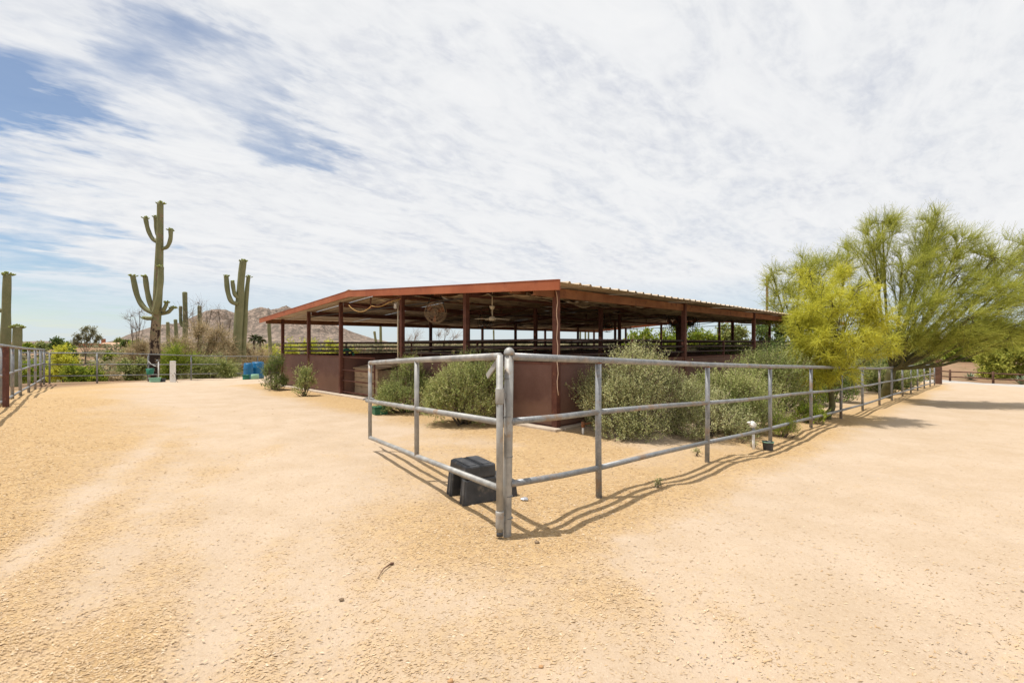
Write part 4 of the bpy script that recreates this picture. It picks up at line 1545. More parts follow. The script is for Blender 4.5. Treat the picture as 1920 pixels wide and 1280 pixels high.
cactus(19.5, [(6, 712), (8.5, 670), (11, 620), (12, 570), (13.5, 516)], (20, 11.5), [([(6, 582), (-4, 580), (-12, 560)], 7, 8)], 'plain columnar saguaro behind the rusty post')
cactus(19.0, [(27, 708), (29.5, 680), (32, 650), (33, 615)], (11, 14), [], 'short stubby saguaro beside the columnar one at left')
cactus(33, [(346, 706), (347, 640), (347.5, 600), (346.5, 549)], (9.5, 8), [([(343, 612), (339, 604), (338.5, 575)], 5, 5.5)], 'thin dark saguaro standing among dry mesquite branches', bud=False)
cactus(36, [(374, 705), (375, 650), (374.5, 610), (374, 575)], (7.5, 7), [], 'slim short saguaro between dry branches and mountain', bud=False)
cactus(40, [(316, 700), (315.5, 640), (314.5, 605)], (6, 6), [], 'slender saguaro just right of the tallest cactus', bud=False)
cactus(42, [(333, 700), (331, 640), (329, 600)], (7, 6), [], 'slender saguaro left of the thin dark saguaro', bud=False)
cactus(44, [(457, 690), (457, 640), (456.5, 610)], (6, 5), [], 'dark dead-looking saguaro right behind the green one', bud=False)
cactus(45, [(506.5, 690), (506, 640), (504.5, 615), (504.5, 603)], (7, 6), [], 'single saguaro under the left roof corner', bud=False)
cactus(34, [(715, 688), (714, 640), (713.5, 600), (713, 560)], (5.4, 4.6), [([(711, 648), (705, 640), (702, 622)], 4.2, 4.6)], 'two-stemmed saguaro seen through the barn by the conduit post', bud=False)
cactus(52, [(926, 660), (926, 640), (925.5, 619)], (3, 3), [], 'small saguaro seen through the middle of the barn', bud=False)
cactus(60, [(1088, 660), (1088, 640), (1088, 618)], (3.5, 3), [], 'left of three faint saguaros seen beyond the barn', bud=False)
cactus(62, [(1097.5, 660), (1097.5, 640), (1097.5, 617)], (3.5, 3), [], 'middle of three faint saguaros seen beyond the barn', bud=False)
cactus(64, [(1103.5, 660), (1103.5, 640), (1103.5, 617)], (3.5, 3), [], 'right of three faint saguaros seen beyond the barn', bud=False)
cactus(55, [(206, 700), (206, 690), (206, 683)], (4, 3.5), [], 'small saguaro in the wash, left of a pair', bud=False)
cactus(55, [(216, 700), (216, 690), (216, 672)], (4, 3.5), [], 'small saguaro in the wash, right of a pair', bud=False)


# ================================================================== vegetation
def unit(v):
    return v / (np.linalg.norm(v, axis=-1, keepdims=True) + 1e-9)


def rdir(n):
    return unit(RNG.normal(size=(n, 3)))


M_salt = leafmat('saltbush_leaf', [(0.109, 0.120, 0.046), (0.226, 0.244, 0.095), (0.361, 0.374, 0.161), (0.515, 0.503, 0.253), (0.624, 0.647, 0.368)], 0.22)
M_sage = leafmat('green_shrub_leaf', [(0.080, 0.105, 0.027), (0.178, 0.220, 0.058), (0.285, 0.323, 0.094), (0.417, 0.428, 0.160), (0.604, 0.577, 0.273)], 0.24)
M_dgreen = leafmat('deep_green_leaf', [(0.050, 0.087, 0.021), (0.109, 0.165, 0.039), (0.188, 0.243, 0.062), (0.277, 0.321, 0.088)], 0.26)
M_lime = leafmat('lime_leaf', [(0.089, 0.139, 0.016), (0.196, 0.264, 0.030), (0.327, 0.382, 0.047), (0.490, 0.499, 0.080)], 0.42)
M_yellow = leafmat('yellow_bloom_twig', [(0.261, 0.285, 0.036), (0.523, 0.501, 0.056), (0.696, 0.674, 0.088), (0.696, 0.725, 0.157)], 0.45)
M_verde = leafmat('green_twig', [(0.160, 0.193, 0.035), (0.334, 0.360, 0.062), (0.506, 0.517, 0.101), (0.694, 0.661, 0.166)], 0.42)
M_dryleaf = leafmat('dry_leaf', [(0.232, 0.195, 0.097), (0.381, 0.309, 0.170), (0.563, 0.433, 0.261), (0.671, 0.547, 0.360)], 0.42)
M_grey = leafmat('grey_olive_leaf', [(0.153, 0.149, 0.080), (0.256, 0.244, 0.133), (0.369, 0.337, 0.197)], 0.4)
M_drytwig = leafmat('dry_twig', [(0.165, 0.120, 0.090), (0.285, 0.217, 0.165), (0.405, 0.330, 0.255)], 0)
M_bark = simple('grey_brown_bark', (.075, .055, .038), (.15, .115, .08), 7, .9, bmp=.5)
M_gbark = simple('green_bark', (.075, .072, .028), (.14, .13, .055), 6, .8, c3=(.10, .08, .05), s3=5, bmp=.3)


def leaf_quads(P, D, L, Wd, side=None):
    """diamonds at P along D (n,3); side: the way the blades face"""
    n = len(P)
    S = unit(np.cross(D, rdir(n) if side is None else unit(side + .75 * rdir(n))))
    L = np.broadcast_to(L, (n,))[:, None]
    Wd = np.broadcast_to(Wd, (n,))[:, None]
    return np.stack([P, P + D * L * .5 + S * Wd * .5, P + D * L, P + D * L * .5 - S * Wd * .5], 1)


def ribbon(P0, P1, P2, w0, w1):
    """two-piece twig ribbons through three points"""
    n = len(P0)
    S = unit(np.cross(P2 - P0, rdir(n)))
    a = np.stack([P0 - S * w0, P0 + S * w0, P1 + S * (w0 + w1) / 2, P1 - S * (w0 + w1) / 2], 1)
    b = np.stack([P1 - S * (w0 + w1) / 2, P1 + S * (w0 + w1) / 2, P2 + S * w1, P2 - S * w1], 1)
    return np.concatenate([a, b])


def lumpy(D, seed, amt=.35):
    """direction dependent radius factor"""
    r = np.ones(len(D))
    rr = np.random.default_rng(seed)
    for k in range(9):
        v = unit(rr.normal(size=3))
        r += amt * (rr.random() - .35) * np.exp(-(1 - D @ v) / .12)
    return r


def shrub(x, y, rx, ry, h, n, m, label, name='shrub', group=None, leaf=.045, wid=.02, per=9, sl=.17, seed=1, stems=16, up=.75, low=.0, hollow=.45, lean=(0, 0), stem_m=None, z0=None):
    zg = g1(x, y) if z0 is None else z0
    root = empty(name, (x, y, zg), label, 'shrub', group)
    rr = np.random.default_rng(seed)
    R3 = np.array((rx, ry, h * .80))
    c = np.array((x, y, zg + h * .14))
    # the crown is a heap of clumps, each with its own dome of sprigs
    nl = max(7, int(15 + 16 * (rx + ry) / 2))
    LDir = unit(rr.normal(size=(nl, 3)))
    LDir[:, 2] = np.abs(LDir[:, 2]) * 1.1 - .08 - low * rr.random(nl)
    LDir = unit(LDir)
    LC = LDir * (.46 + .42 * rr.random(nl))[:, None] * R3
    LR = (.20 + .22 * rr.random(nl)) * (rx + ry + h) / 3 * 1.05
    li = rr.choice(nl, n, p=LR ** 2 / (LR ** 2).sum())
    D = rdir(n)
    D = unit(D + LDir[li] * .45 + np.array((0, 0, .30)))
    O = LC[li] + D * (LR[li] * (.40 + .60 * RNG.random(n) ** .4) * (1 + .12 * RNG.normal(size=n)))[:, None]
    O += np.array((lean[0], lean[1], 0)) * np.maximum(O[:, 2:3] / h, 0)
    P = c + O
    P[:, 2] = np.maximum(P[:, 2], zg + .03 + .05 * RNG.random(n))
    sd = unit(D * .55 + np.array((0, 0, up)) + .38 * rdir(n))
    sln = sl * (.5 + .7 * RNG.random(n) + .9 * (RNG.random(n) > .95))
    q = np.tile(np.linspace(.05, 1, per), n)
    idx = np.repeat(np.arange(n), per)
    LP = P[idx] + sd[idx] * (q * sln[idx])[:, None] + .012 * RNG.normal(size=(n * per, 3))
    LD = unit(sd[idx] * .6 + rdir(n * per) * .8)
    sc = (.6 + .7 * RNG.random(n * per)) * (1.1 - .35 * q)
    V = leaf_quads(LP, LD, leaf * sc, wid * sc, unit(D[idx] * .6 + np.array((-.25, 0, .9))))
    tone = np.clip(.47 + .13 * rr.normal(size=nl)[li][idx] + .10 * RNG.normal(size=n)[idx] + .13 * RNG.normal(size=n * per) + .16 * (q - .4), 0, 1)
    quads('foliage', V, m, root, tone)
    # sprig stalks
    k = np.arange(0, n, 2)
    mid = P[k] + sd[k] * (sln[k] * .5)[:, None]
    st = ribbon(P[k] - D[k] * .10, mid, P[k] + sd[k] * sln[k][:, None], .003, .0015)
    quads('twigs', st, stem_m or M_drytwig, root, np.tile(.4 + .2 * RNG.normal(size=len(k)), 2))['kind'] = 'stuff'
    mb = MB()
    for i in range(stems):
        j = int(RNG.integers(n))
        e = P[j]
        b0_ = np.array((x + .10 * rx * RNG.normal(), y + .10 * ry * RNG.normal(), zg - .05))
        md = b0_ * .5 + e * .5 + np.array((0, 0, -.04 * h)) + .05 * rx * RNG.normal(size=3)
        mb.tube(spline([b0_, md, e], 4), np.linspace(.018, .005, 9) * (.6 + .5 * h), 5)
    mb.build('stem', M_bark, root)
    return root


# --- shrubs round the barn
shrub(2.32, 8.55, 1.08, .95, 1.46, 4300, M_salt, 'large grey green saltbush in front of the barn corner, behind the first fence bays', seed=5, leaf=.033, wid=.015, per=17, sl=.22, stems=26, low=.25, hollow=.35)
shrub(3.55, 8.75, .70, .60, .85, 1500, M_salt, 'low grey green shrub spreading at the foot of the large saltbush', seed=6, leaf=.034, wid=.015, per=15, sl=.18, low=.25)
shrub(4.5, 9.7, .85, .85, 1.30, 2900, M_sage, 'olive shrub right of the large saltbush by the barn', seed=8, leaf=.036, wid=.015, per=15, sl=.21, low=.25, hollow=.3)
shrub(6.0, 11.2, .95, .85, 1.58, 2700, M_sage, 'tall olive shrub between the barn wall and the yellow tree', seed=9, leaf=.045, wid=.018, per=11, sl=.24, low=.2, hollow=.3)
shrub(7.35, 12.9, 1.0, .9, 1.8, 2000, M_dgreen, 'dark green shrub beneath the yellow palo verde', seed=10, leaf=.05, wid=.02, per=10, sl=.24, low=.2)
shrub(-2.52, 11.2, .58, .55, 1.38, 2200, M_sage, 'rounded olive shrub behind the gate end by the aisle', seed=12, leaf=.036, wid=.015, per=15, sl=.17, low=.12, hollow=.35)
shrub(-.99, 9.5, .70, .66, 1.50, 3200, M_sage, 'bushy olive shrub behind the gate beside the capped post', seed=14, leaf=.033, wid=.015, per=17, sl=.19, low=.10, hollow=.35)
shrub(-8.38, 16.7, .36, .36, 1.12, 800, M_dgreen, 'dark green shrub at the far left barn corner', seed=16, leaf=.05, wid=.02, per=10, sl=.2, low=.15)
shrub(-6.5, 14.9, .27, .27, .92, 330, M_sage, 'sparse little shrub on bare stems by the brown panels', seed=17, leaf=.05, wid=.022, per=10, sl=.17, low=-.3, hollow=.2, stems=14)
shrub(5.03, 8.85, .23, .22, .36, 420, M_lime, 'small yellow green bush just inside the pipe fence', seed=18, leaf=.035, wid=.007, per=12, sl=.16, up=1.1)
shrub(6.6, 10.55, .33, .3, .30, 330, M_lime, 'low bright green weed at the foot of the yellow tree', seed=19, leaf=.06, wid=.02, per=8, sl=.14)
shrub(8.9, 14.3, .75, .6, .75, 800, M_lime, 'bright green low bush between the yellow tree and the big trunk', seed=20, leaf=.06, wid=.025, per=9, sl=.2)
shrub(10.6, 15.7, .7, .6, 1.25, 800, M_dgreen, 'deep green bush right of the big palo verde trunk', seed=21, leaf=.06, wid=.026, per=9, sl=.22)
for (px_w, py_w, d_, r_, lab) in ((1304, 852, 6.75, .07, 'tiny green weed under the lower fence rail'), (1233, 912, 5.1, .05, 'tiny pale weed on the shadowed sand by the first bay'), (1413, 829, 7.9, .10, 'low green weed beside the white standpipe'), (1385, 800, 8.3, .16, 'flat green weed in front of the olive shrub')):
    p = at(px_w, py_w, d_)
    shrub(p.x, p.y, r_ * .8, r_ * .8, r_ * .9, 26, M_salt, lab, 'weed', None, seed=int(px_w), leaf=.024, wid=.009, per=6, sl=.035, stems=3)


# ---- feathery desert trees
def tree(base, fork, clusters, twig_m, bark_m, label, cat='tree', name='palo_verde_tree', group=None, n_sub=9, n_twig=150, tl=.5, tw=.004, r0=.16, gravity=.12, out=.7, seed=1, leaf_m=None, n_leaf=0, leaf=(.03, .012), bend=.25, sub_r=.018, spread=.45, twig_name='foliage'):
    """trunk to fork, a limb to every cluster (centre, radii, density), sub-branches through it and a haze of fine twigs"""
    rr = np.random.default_rng(seed)
    x, y = base[:2]
    zg = g1(x, y)
    root = empty(name, (x, y, zg), label, cat, group)
    b0_ = np.array((x, y, zg - .2))
    fk = np.array(fork, float)
    mb = MB()
    midp = (b0_ + fk) / 2 + np.array((rr.normal() * .04, 0, 0))
    mb.tube(spline([b0_, b0_ + (0, 0, .3), midp, fk], 5), np.linspace(r0 * 1.15, r0 * .8, 16), 9)
    sp_, sd_ = [], []
    for (c, rad, dens) in clusters:
        c, rad = np.array(c, float), np.array(rad, float)
        v = c - fk
        m1 = fk + v * .45 + np.array((0, 0, -bend * .3 * np.linalg.norm(v[:2]))) + rr.normal(size=3) * .06
        limb = spline([fk, m1, c, c + unit(v) * rad.mean() * .5], 6)
        mb.tube(limb, np.linspace(r0 * .36, sub_r * .6, len(limb)), 7)
        for k in range(int(n_sub * dens)):
            i = int(rr.integers(len(limb) // 3, len(limb)))
            s = limb[i]
            e = c + unit(rr.normal(size=3)) * rad * rr.random() ** .33
            od = unit(e - fk)
            m2 = (s + e) / 2 + np.array((0, 0, .08)) * rad.mean() + rr.normal(size=3) * .05 * rad.mean()
            path = spline([s, m2, e], 5)
            mb.tube(path, np.linspace(sub_r, sub_r * .25, len(path)), 5)
            nt_ = n_twig
            f = .25 + .75 * rr.random(nt_)
            pi = f * (len(path) - 1)
            i0 = np.clip(pi.astype(int), 0, len(path) - 2)
            pos = path[i0] + (path[i0 + 1] - path[i0]) * (pi - i0)[:, None]
            tdir = unit(path[i0 + 1] - path[i0])
            sp_.append(pos)
            sd_.append(unit(tdir * .55 + od * out + unit(rr.normal(size=(nt_, 3))) * spread * 1.6))
    mb.build('trunk', bark_m, root)
    P, D = np.concatenate(sp_), np.concatenate(sd_)
    n = len(P)
    L = tl * (.35 + .9 * rr.random(n))
    P1 = P + D * (L * .5)[:, None]
    D2 = unit(D + rr.normal(size=(n, 3)) * .28 + np.array((0, 0, -gravity)))
    P2 = P1 + D2 * (L * .5)[:, None]
    V = ribbon(P, P1, P2, tw, tw * .5)
    tn = np.clip(.45 + .2 * rr.normal(size=n), 0, 1)
    tone = np.tile(tn, 2)
    mat_ = twig_m
    quads(twig_name, V, mat_, root, tone)
    if leaf_m is not None and n_leaf:
        j = rr.integers(0, n, n_leaf)
        f = rr.random(n_leaf)[:, None]
        LP = np.where(f < .5, P[j] + (P1[j] - P[j]) * f * 2, P1[j] + (P2[j] - P1[j]) * (f * 2 - 1)) + .012 * rr.normal(size=(n_leaf, 3))
        LV = leaf_quads(LP, unit(D[j] * .4 + unit(rr.normal(size=(n_leaf, 3)))), leaf[0] * (.6 + .8 * rr.random(n_leaf)), leaf[1])
        quads('blossom' if leaf_m is M_yellow else 'leaves', LV, leaf_m, root, np.clip(tn[j] + .18 * rr.normal(size=n_leaf), 0, 1))
    return root


# yellow palo verde inside the fence
by = (7.62, 11.45)
fy = at(1556, 722, 11.45)


def cl(px, py, d, r, dens=1.0, ry=None, rz_=None):
    p = at(px, py, d)
    return (tuple(p), (r, ry or r, rz_ or r), dens)


tree(by, tuple(fy), [cl(1545, 560, 11.5, .75, 1.2), cl(1600, 570, 11.2, .75, 1.2), cl(1500, 620, 11.4, .50, .9), cl(1570, 625, 10.9, .80, 1.3), cl(1640, 605, 11.3, .55, 1.0), cl(1610, 650, 11.0, .6, 1.0), cl(1540, 670, 11.1, .55, .9), cl(1585, 515, 11.8, .40, .6), cl(1520, 520, 11.9, .40, .5), cl(1660, 645, 11.6, .35, .5), cl(1575, 700, 11.0, .35, .5), cl(1500, 670, 11.4, .45, .9), cl(1515, 590, 11.4, .55, .9), cl(1560, 590, 11.0, .7, 1.0), cl(1625, 580, 11.2, .55, .8), cl(1520, 710, 11.3, .35, .6), cl(1545, 640, 10.9, .6, 1.0)],
     M_yellow, M_gbark, 'yellow flowering palo verde leaning over the pipe fence', n_sub=15, n_twig=80, tl=.30, tw=.0040, r0=.075, gravity=.35, out=.40, seed=3, leaf_m=M_yellow, n_leaf=34000, leaf=(.026, .014), spread=.6, sub_r=.012)
# big green palo verde
bt = (13.63, 17.3)
ft = at(1672, 692, 17.0)
tree(bt, tuple(ft), [cl(1640, 470, 16.2, .95, 1.2), cl(1655, 430, 16.4, .55, .7), cl(1690, 520, 15.6, 1.0, 1.2), cl(1750, 430, 16.0, .60, .8), cl(1735, 480, 15.8, .9, 1.1), cl(1790, 475, 15.6, .75, 1.0), cl(1780, 540, 15.2, 1.0, 1.3), cl(1850, 500, 15.4, .8, 1.0), cl(1860, 560, 15.0, 1.0, 1.2), cl(1910, 480, 15.6, .75, .9), cl(1935, 540, 15.2, .9, 1.0), cl(1960, 600, 15.0, .8, .8), cl(1720, 590, 15.0, .9, 1.1), cl(1800, 610, 14.8, .9, 1.1), cl(1880, 620, 14.8, .8, .9), cl(1700, 640, 15.4, .6, .7), cl(1745, 640, 15.6, .55, .5), cl(1835, 620, 15.2, .6, .7)],
     M_verde, M_gbark, 'large feathery green palo verde fanning out over the drive', n_sub=26, n_twig=60, tl=.55, tw=.0042, r0=.17, gravity=.0, out=.85, seed=5, leaf_m=M_verde, n_leaf=42000, leaf=(.045, .013), spread=.45, bend=.35, sub_r=.011)
# paler tree behind it on the left
tree((11.2, 18.5), tuple(at(1490, 660, 18.6)), [cl(1500, 520, 18.6, .9, 1.0), cl(1470, 560, 18.6, .8, .8), cl(1540, 500, 18.8, .8, .9), cl(1585, 490, 19, .7, .8), cl(1450, 520, 18.8, .5, .4), cl(1520, 580, 18.4, 1.0, 1.0), cl(1600, 560, 19, .9, .9), cl(1470, 600, 18.6, .6, .6)],
     M_verde, M_gbark, 'pale thin-leaved palo verde behind the yellow tree at the barn end', n_sub=22, n_twig=62, tl=.55, tw=.0046, r0=.11, gravity=0, out=.7, seed=8, leaf_m=M_verde, n_leaf=20000, leaf=(.05, .016), spread=.5, sub_r=.010)


def round_tree(px, py_foot, d, crown, m, label, seed, n_leaf=5000, leaf=(.16, .09), tw=.012, group=None, name='desert_tree', bark=M_bark, n_twig=40, tl=.8, n_sub=8, twm=None, r0=.14, hint=None):
    """crown: list of (px,py,r) in photo pixels at distance d"""
    f = at(px, py_foot, d)
    cs = [cl(c[0], c[1], d + (c[3] if len(c) > 3 else 0), c[2] * d / F, 1.0) for c in crown]
    cen = np.mean([c[0] for c in cs], axis=0)
    zg = g1(f.x, f.y)
    fork = (f.x + .25 * (cen[0] - f.x), f.y, zg + .35 * (cen[2] - zg))
    return tree((f.x, f.y), fork, cs, twm or m, bark, label, 'tree', name, group, n_sub=n_sub, n_twig=n_twig, tl=tl, tw=tw, r0=r0, gravity=.1, out=.5, seed=seed, leaf_m=m, n_leaf=n_leaf, leaf=leaf, spread=.6, sub_r=.03)


# undergrowth behind the fence under the palo verdes
for i, (x_, y_, r_, h_, m_, lab) in enumerate(((9.8, 18.4, 1.0, 1.5, M_sage, 'olive shrub behind the fence left of the big palo verde trunk'), (12.6, 19.6, 1.0, 1.6, M_sage, 'olive shrub behind the fence right of the big palo verde trunk'), (14.6, 21.4, 1.0, 1.7, M_salt, 'pale shrub behind the far fence bays'), (17.0, 23.6, 1.0, 1.7, M_sage, 'olive shrub near the far end of the pipe fence'), (20.6, 27.0, 1.1, 1.9, M_salt, 'pale shrub just left of the timber post'), (22.9, 30.0, 1.2, 2.1, M_sage, 'tall shrub standing behind the timber post'), (11.6, 22.5, 1.3, 1.9, M_dgreen, 'dark shrub in the shade behind the big palo verde'), (9.3, 20.5, 1.3, 1.8, M_sage, 'broad olive shrub at the far barn corner'), (15.5, 19.7, .6, 1.4, M_sage, 'olive shrub close behind the fence just right of the big trunk'), (17.5, 21.7, .6, 1.5, M_dgreen, 'green shrub close behind the far thin fence posts'), (19.3, 23.5, .65, 1.5, M_sage, 'olive shrub two bays before the timber post'), (21.3, 25.6, .6, 1.6, M_sage, 'olive shrub right beside the timber post'))):
    shrub(x_, y_, r_, r_ * .9, h_, 1300, m_, lab, seed=200 + i, leaf=.07, wid=.03, per=10, sl=.26, low=.25)
# trees beyond the lane on the right
round_tree(1800, 690, 60, [(1760, 650, 34), (1800, 640, 36), (1850, 645, 36), (1890, 628, 30), (1830, 625, 30), (1725, 655, 28), (1780, 668, 22), (1880, 662, 26), (1810, 664, 18), (1840, 668, 16), (1745, 672, 18)], M_lime, 'broad green tree with dark limbs on top of the far bank', 21, 15000, (.34, .2), .02, n_twig=60, tl=1.5, r0=.4)
round_tree(1905, 722, 44, [(1878, 686, 28), (1905, 664, 30), (1950, 690, 40), (1895, 706, 24), (1935, 650, 30), (1858, 700, 18), (1915, 690, 30), (1880, 664, 18), (1860, 682, 22), (1852, 668, 13)], M_verde, 'wide yellow green bush beyond the wooden fence at the right edge', 22, 26000, (.20, .11), .012, twm=M_verde, n_twig=60, tl=.9, r0=.25, name='mesquite_tree')
round_tree(1700, 705, 34, [(1690, 670, 22), (1720, 660, 24), (1665, 680, 18), (1740, 680, 18), (1700, 694, 16), (1728, 698, 13), (1675, 698, 12)], M_sage, 'olive tree standing behind the big palo verde trunk', 23, 8000, (.16, .09), .012, tl=.8)
for i, (px_, d_, lab) in enumerate(((1650, 75, 'leftmost'), (1950, 72, 'rightmost'))):
    round_tree(px_, 690, d_, [(px_ - 25, 650, 28), (px_ + 15, 640, 30), (px_ + 40, 655, 22)], M_dgreen, lab + ' dark tree of the wooded rise beyond the lane', 30 + i, 7000, (.4, .25), .02, tl=1.4, r0=.3)
# trees behind the barn
for i, (px_, cr, m_, lab) in enumerate(((1200, [(1195, 640, 20), (1225, 632, 22), (1255, 640, 20), (1180, 650, 14)], M_lime, 'lime green tree seen under the roof behind the aisle posts'), (1300, [(1285, 630, 24), (1310, 636, 22), (1330, 645, 18)], M_lime, 'bright tree seen under the roof between the long-side posts'),
                                        (1375, [(1362, 628, 18), (1390, 634, 20), (1378, 650, 16)], M_sage, 'thin olive tree seen under the roof near its far end'), (1455, [(1440, 622, 24), (1465, 618, 24), (1490, 630, 24), (1450, 645, 18)], M_dgreen, 'deep green tree seen under the far right roof corner'))):
    round_tree(px_, 672, 44 + i, cr, m_, lab, 40 + i, 6000, (.20, .12), .012, tl=.8, group='trees behind the barn')
for i, (px_, py_, r_, lab) in enumerate(((1030, 652, 9, 'leftmost'), (1085, 650, 10, 'middle'), (1140, 652, 9, 'rightmost'))):
    round_tree(px_, 664, 60, [(px_ - 8, py_, r_), (px_ + 8, py_ - 2, r_)], M_grey, lab + ' of three small grey bushes seen low through the barn', 50 + i, 1500, (.25, .15), .015, tl=.6, group='grey bushes beyond the barn')

# ---- left side: wash and mesquites
round_tree(540, 712, 46, [(505, 672, 20), (545, 660, 22), (585, 655, 20), (620, 662, 20), (655, 672, 16), (525, 690, 16), (600, 685, 20), (680, 685, 12)], M_yellow, 'yellow green palo verde seen behind the left barn panels', 60, 14000, (.16, .09), .010, name='palo_verde_tree', twm=M_lime, tl=.8, n_twig=60)
round_tree(120, 722, 27.5, [(112, 668, 13), (118, 690, 18), (108, 708, 16), (130, 680, 10)], M_yellow, 'bright yellow palo verde in the wash by the fence corner', 61, 7000, (.10, .05), .008, name='palo_verde_tree', twm=M_yellow, tl=.5)
for i, (px_, cr, m_, lab) in enumerate(((150, [(140, 704, 15), (160, 702, 14), (150, 714, 14), (174, 712, 12)], M_lime, 'vivid green mesquite in the wash behind the left fence bays'), (200, [(192, 713, 9), (208, 714, 8)], M_dryleaf, 'low dry bush in the wash below the terracotta house'), (60, [(48, 700, 16), (66, 694, 16), (75, 710, 14)], M_lime, 'green bush in the wash behind the left corner fence'),
                                        (250, [(240, 692, 13), (262, 690, 13), (248, 708, 13), (228, 712, 9)], M_sage, 'olive bush just left of the tallest cactus foot'))):
    round_tree(px_, 730, 27 + i * .8, cr, m_, lab, 70 + i, 6500, (.13, .06), .009, tl=.55, name='mesquite_bush')
# dry mesquites in the middle of the back row
mq = [(380, 30.5, [(335, 648, 22), (372, 628, 20), (408, 632, 22), (390, 655, 28), (345, 672, 24), (424, 660, 24), (310, 668, 18)], M_dryleaf, 'large straw coloured mesquite with bare twigs before the mountain', 6500),
      (330, 27.5, [(318, 690, 18), (345, 686, 20), (330, 668, 16), (312, 706, 12)], M_lime, 'yellow green bush right of the tallest cactus foot', 5500),
      (395, 27.8, [(375, 692, 18), (400, 690, 18), (420, 694, 16), (385, 706, 12)], M_sage, 'olive bush behind the middle of the back fence', 5500),
      (480, 35.0, [(468, 662, 20), (490, 672, 18), (462, 688, 18), (480, 698, 14), (435, 680, 16)], M_dryleaf, 'dry straw bush right of the green saguaro', 4500),
      (262, 32.0, [(250, 668, 18), (268, 655, 14), (240, 684, 14), (275, 675, 14)], M_dryleaf, 'dry bush left of the tallest cactus trunk', 3500)]
for i, (px_, d_, cr, m_, lab, nl) in enumerate(mq):
    round_tree(px_, 716, d_, cr, m_, lab, 80 + i, nl, (.085, .04), .0075, tl=.75, name='mesquite_bush', twm=m_, n_twig=46, n_sub=12)
# bare twiggy tops
for i, (px_, cr, lab) in enumerate(((368, [(350, 590, 14), (372, 575, 16), (395, 590, 16), (365, 610, 14)], 'bare grey twigs of a dead shrub against the sky and mountain'), (252, [(245, 600, 12), (262, 590, 12), (255, 618, 12)], 'bare dead shrub left of the tallest cactus'), (425, [(410, 590, 12), (432, 605, 14), (418, 620, 12)], 'bare dead shrub touching the green saguaro'), (770, [(765, 640, 9), (780, 632, 9)], 'bare twigs seen through the barn by the aisle'), (830, [(822, 630, 9), (838, 622, 9), (850, 636, 9)], 'bare twigs seen through the barn past the drum fan'))):
    f = at(px_, 712 if px_ < 500 else 672, 32)
    cs = [cl(c[0], c[1], 32, c[2] * 32 / F, 1.0) for c in cr]
    tree((f.x, f.y), (f.x, f.y, g1(f.x, f.y) + 1.0), cs, M_drytwig, M_bark, lab, 'shrub', 'dead_shrub', None, n_sub=7, n_twig=10, tl=.7, tw=.006, r0=.06, gravity=-.1, out=.8, seed=95 + i, spread=.35, sub_r=.014, twig_name='twigs')
# distant tree, tree line, palms
round_tree(160, 662, 85, [(150, 634, 8), (160, 622, 9), (172, 624, 9), (180, 634, 6), (142, 640, 5), (165, 636, 9)], M_grey, 'lone open-crowned tree standing by the terracotta house', 110, 1300, (.30, .19), .02, n_twig=20, tl=.8, n_sub=6)
for i, (px_, py_, r_, d_) in enumerate(((50, 654, 7, 95), (78, 653, 7, 98), (108, 646, 8, 92), (124, 653, 6, 88), (222, 641, 5, 160), (236, 645, 6, 120), (255, 648, 7, 110), (236, 663, 5, 90), (130, 664, 5, 80), (205, 672, 4, 85))):
    labs = ['green tree at the left horizon above the corner fence', 'rounded green tree left of the lone open tree', 'tall lime tree in the far tree line', 'low green tree nearest the lone open tree', 'dark tree directly behind the terracotta house', 'tree right of the terracotta house', 'tree on the slope left of the tallest cactus', 'bush below the right end of the house', 'bush on the bank left of the house', 'bush on the brown bank under the house']
    round_tree(px_, py_ + 12, d_, [(px_ - r_ * .6, py_ + 1, r_ * .8), (px_ + r_ * .6, py_, r_ * .8), (px_, py_ - r_ * .4, r_ * .7)], (M_lime, M_sage, M_dgreen)[i % 3], labs[i], 120 + i, 1500, (.4, .25), .02, n_twig=14, tl=.9, n_sub=6, group='far trees across the wash')


def palm(px, py, d, h_px, label):
    p, top = at(px, py + h_px, d), at(px, py, d)
    root = empty('palm_tree', (p.x, p.y, g1(p.x, p.y)), label, 'tree', 'distant palms')
    MB().tube([(p.x, p.y, g1(p.x, p.y) - .2), tuple(top)], [.22, .17], 7).build('trunk', M_bark, root)
    mb = MB()
    for k in range(26):
        a = k * 2.4
        el = random.uniform(-.5, 1.2)
        d1 = Vector((math.cos(a) * math.cos(el), math.sin(a) * math.cos(el), math.sin(el)))
        L = 1.3
        pts = [top, top + d1 * L * .5, top + d1 * L + Vector((0, 0, -.35))]
        s = d1.cross(Vector((0, 0, 1))).normalized()
        mb.add([tuple(pts[0]), tuple(pts[1] + s * .22), tuple(pts[2]), tuple(pts[1] - s * .22)], [(0, 1, 2, 3)])
    mb.build('fronds', M_dgreen_s, root)


M_dgreen_s = simple('palm_frond', (.05, .07, .025), (.10, .11, .05), 4, .8)
palm(476, 634, 80, 26, 'left palm of two between saguaro and barn')
palm(488, 637, 82, 24, 'right palm of two between saguaro and barn')
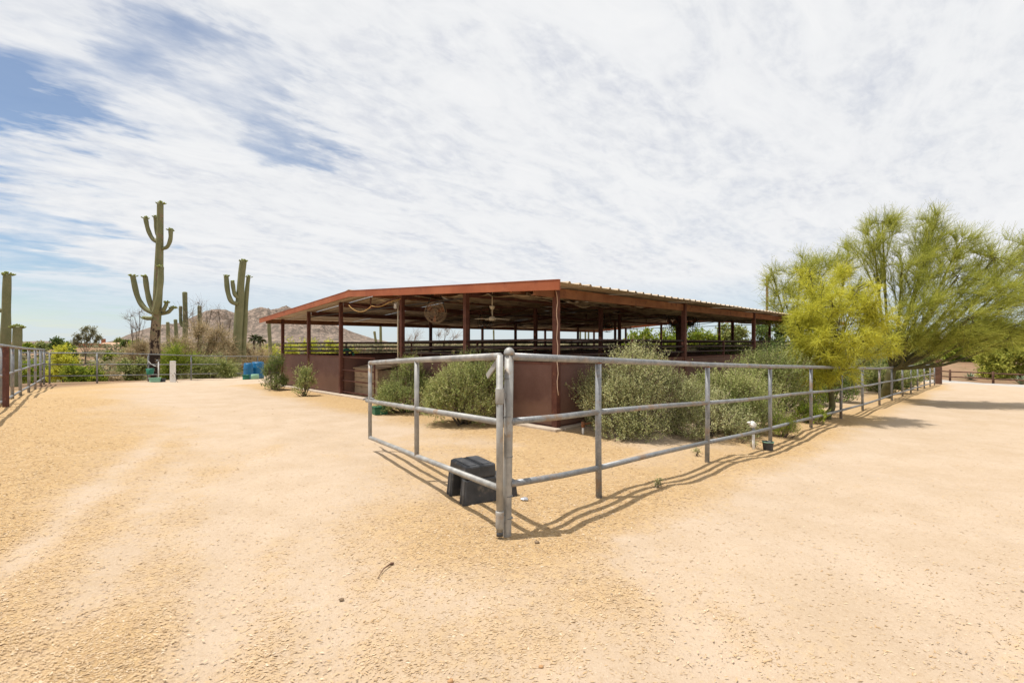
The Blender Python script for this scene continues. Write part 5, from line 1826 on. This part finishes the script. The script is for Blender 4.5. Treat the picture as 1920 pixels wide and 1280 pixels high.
# agaves by the wooden fence
M_agave = simple('grey_green_agave', (.17, .21, .13), (.26, .30, .19), 6, .7)
for (px_, py_, d_, s_, lab) in ((1819, 713, 43.5, .75, 'pale agave behind the wooden rail fence'), (1915, 719, 39, .9, 'agave at the right edge by the wooden fence')):
    p = at(px_, py_, d_)
    zg = g1(p.x, p.y)
    root = empty('agave_plant', (p.x, p.y, zg), lab, 'plant', None)
    for k in range(22):
        a = k * 2.4
        el = .35 + 1.0 * (k / 22)
        d1 = Vector((math.cos(a) * math.cos(el), math.sin(a) * math.cos(el), math.sin(el)))
        s = d1.cross(Vector((0, 0, 1))).normalized()
        mb = MB()
        b0_ = Vector((p.x, p.y, zg + .05))
        m_ = b0_ + d1 * s_ * .5
        e = b0_ + d1 * s_
        mb.add([tuple(b0_ + s * .04), tuple(b0_ - s * .04), tuple(m_ - s * .07), tuple(m_ + s * .07), tuple(e), tuple(m_ + Vector((0, 0, -.04))), tuple(b0_ + Vector((0, 0, -.04)))], [(0, 3, 2, 1), (3, 4, 2), (6, 1, 2, 5), (0, 6, 5, 3), (5, 2, 4), (3, 5, 4)])
        mb.build('leaf', M_agave, root)

# ---- far desert scrub nobody could count (stuff)
n = 9000
d = 45 * (1500 / 45) ** RNG.random(n)
u = RNG.random(n) * 2.6 - 1.3
x, y = u * d, d
rel = np.stack([x - BN[0], y - BN[1]], 1)
ok = (~((rel @ BA > -4) & (rel @ BA < 18) & (rel @ BB > -4) & (rel @ BB < 25))) & ~((x > 30) & (x < 75) & (y < 62)) & (fbm(x / 60, y / 60, 3, 33) > -.35)
x, y, d = x[ok], y[ok], d[ok]
n = len(x)
z = G(x, y)
per = 26
sz = (.5 + 1.0 * RNG.random(n)) * (1 + d / 900)
D = rdir(n * per)
D[:, 2] = np.abs(D[:, 2])
idx = np.repeat(np.arange(n), per)
P = np.stack([x, y, z], 1)[idx] + D * (sz[idx] * (.5 + .5 * RNG.random(n * per)))[:, None] * np.array((1, 1, .75))
V = leaf_quads(P, rdir(n * per), sz[idx] * .55, sz[idx] * .35)
o = quads('desert_scrub', V, M_grey, None, np.clip(.5 + .28 * RNG.normal(size=n)[idx] + .1 * RNG.normal(size=n * per), 0, 1))
tag(o, 'low grey olive desert scrub dotting the flats to the mountain', None, None, 'stuff')
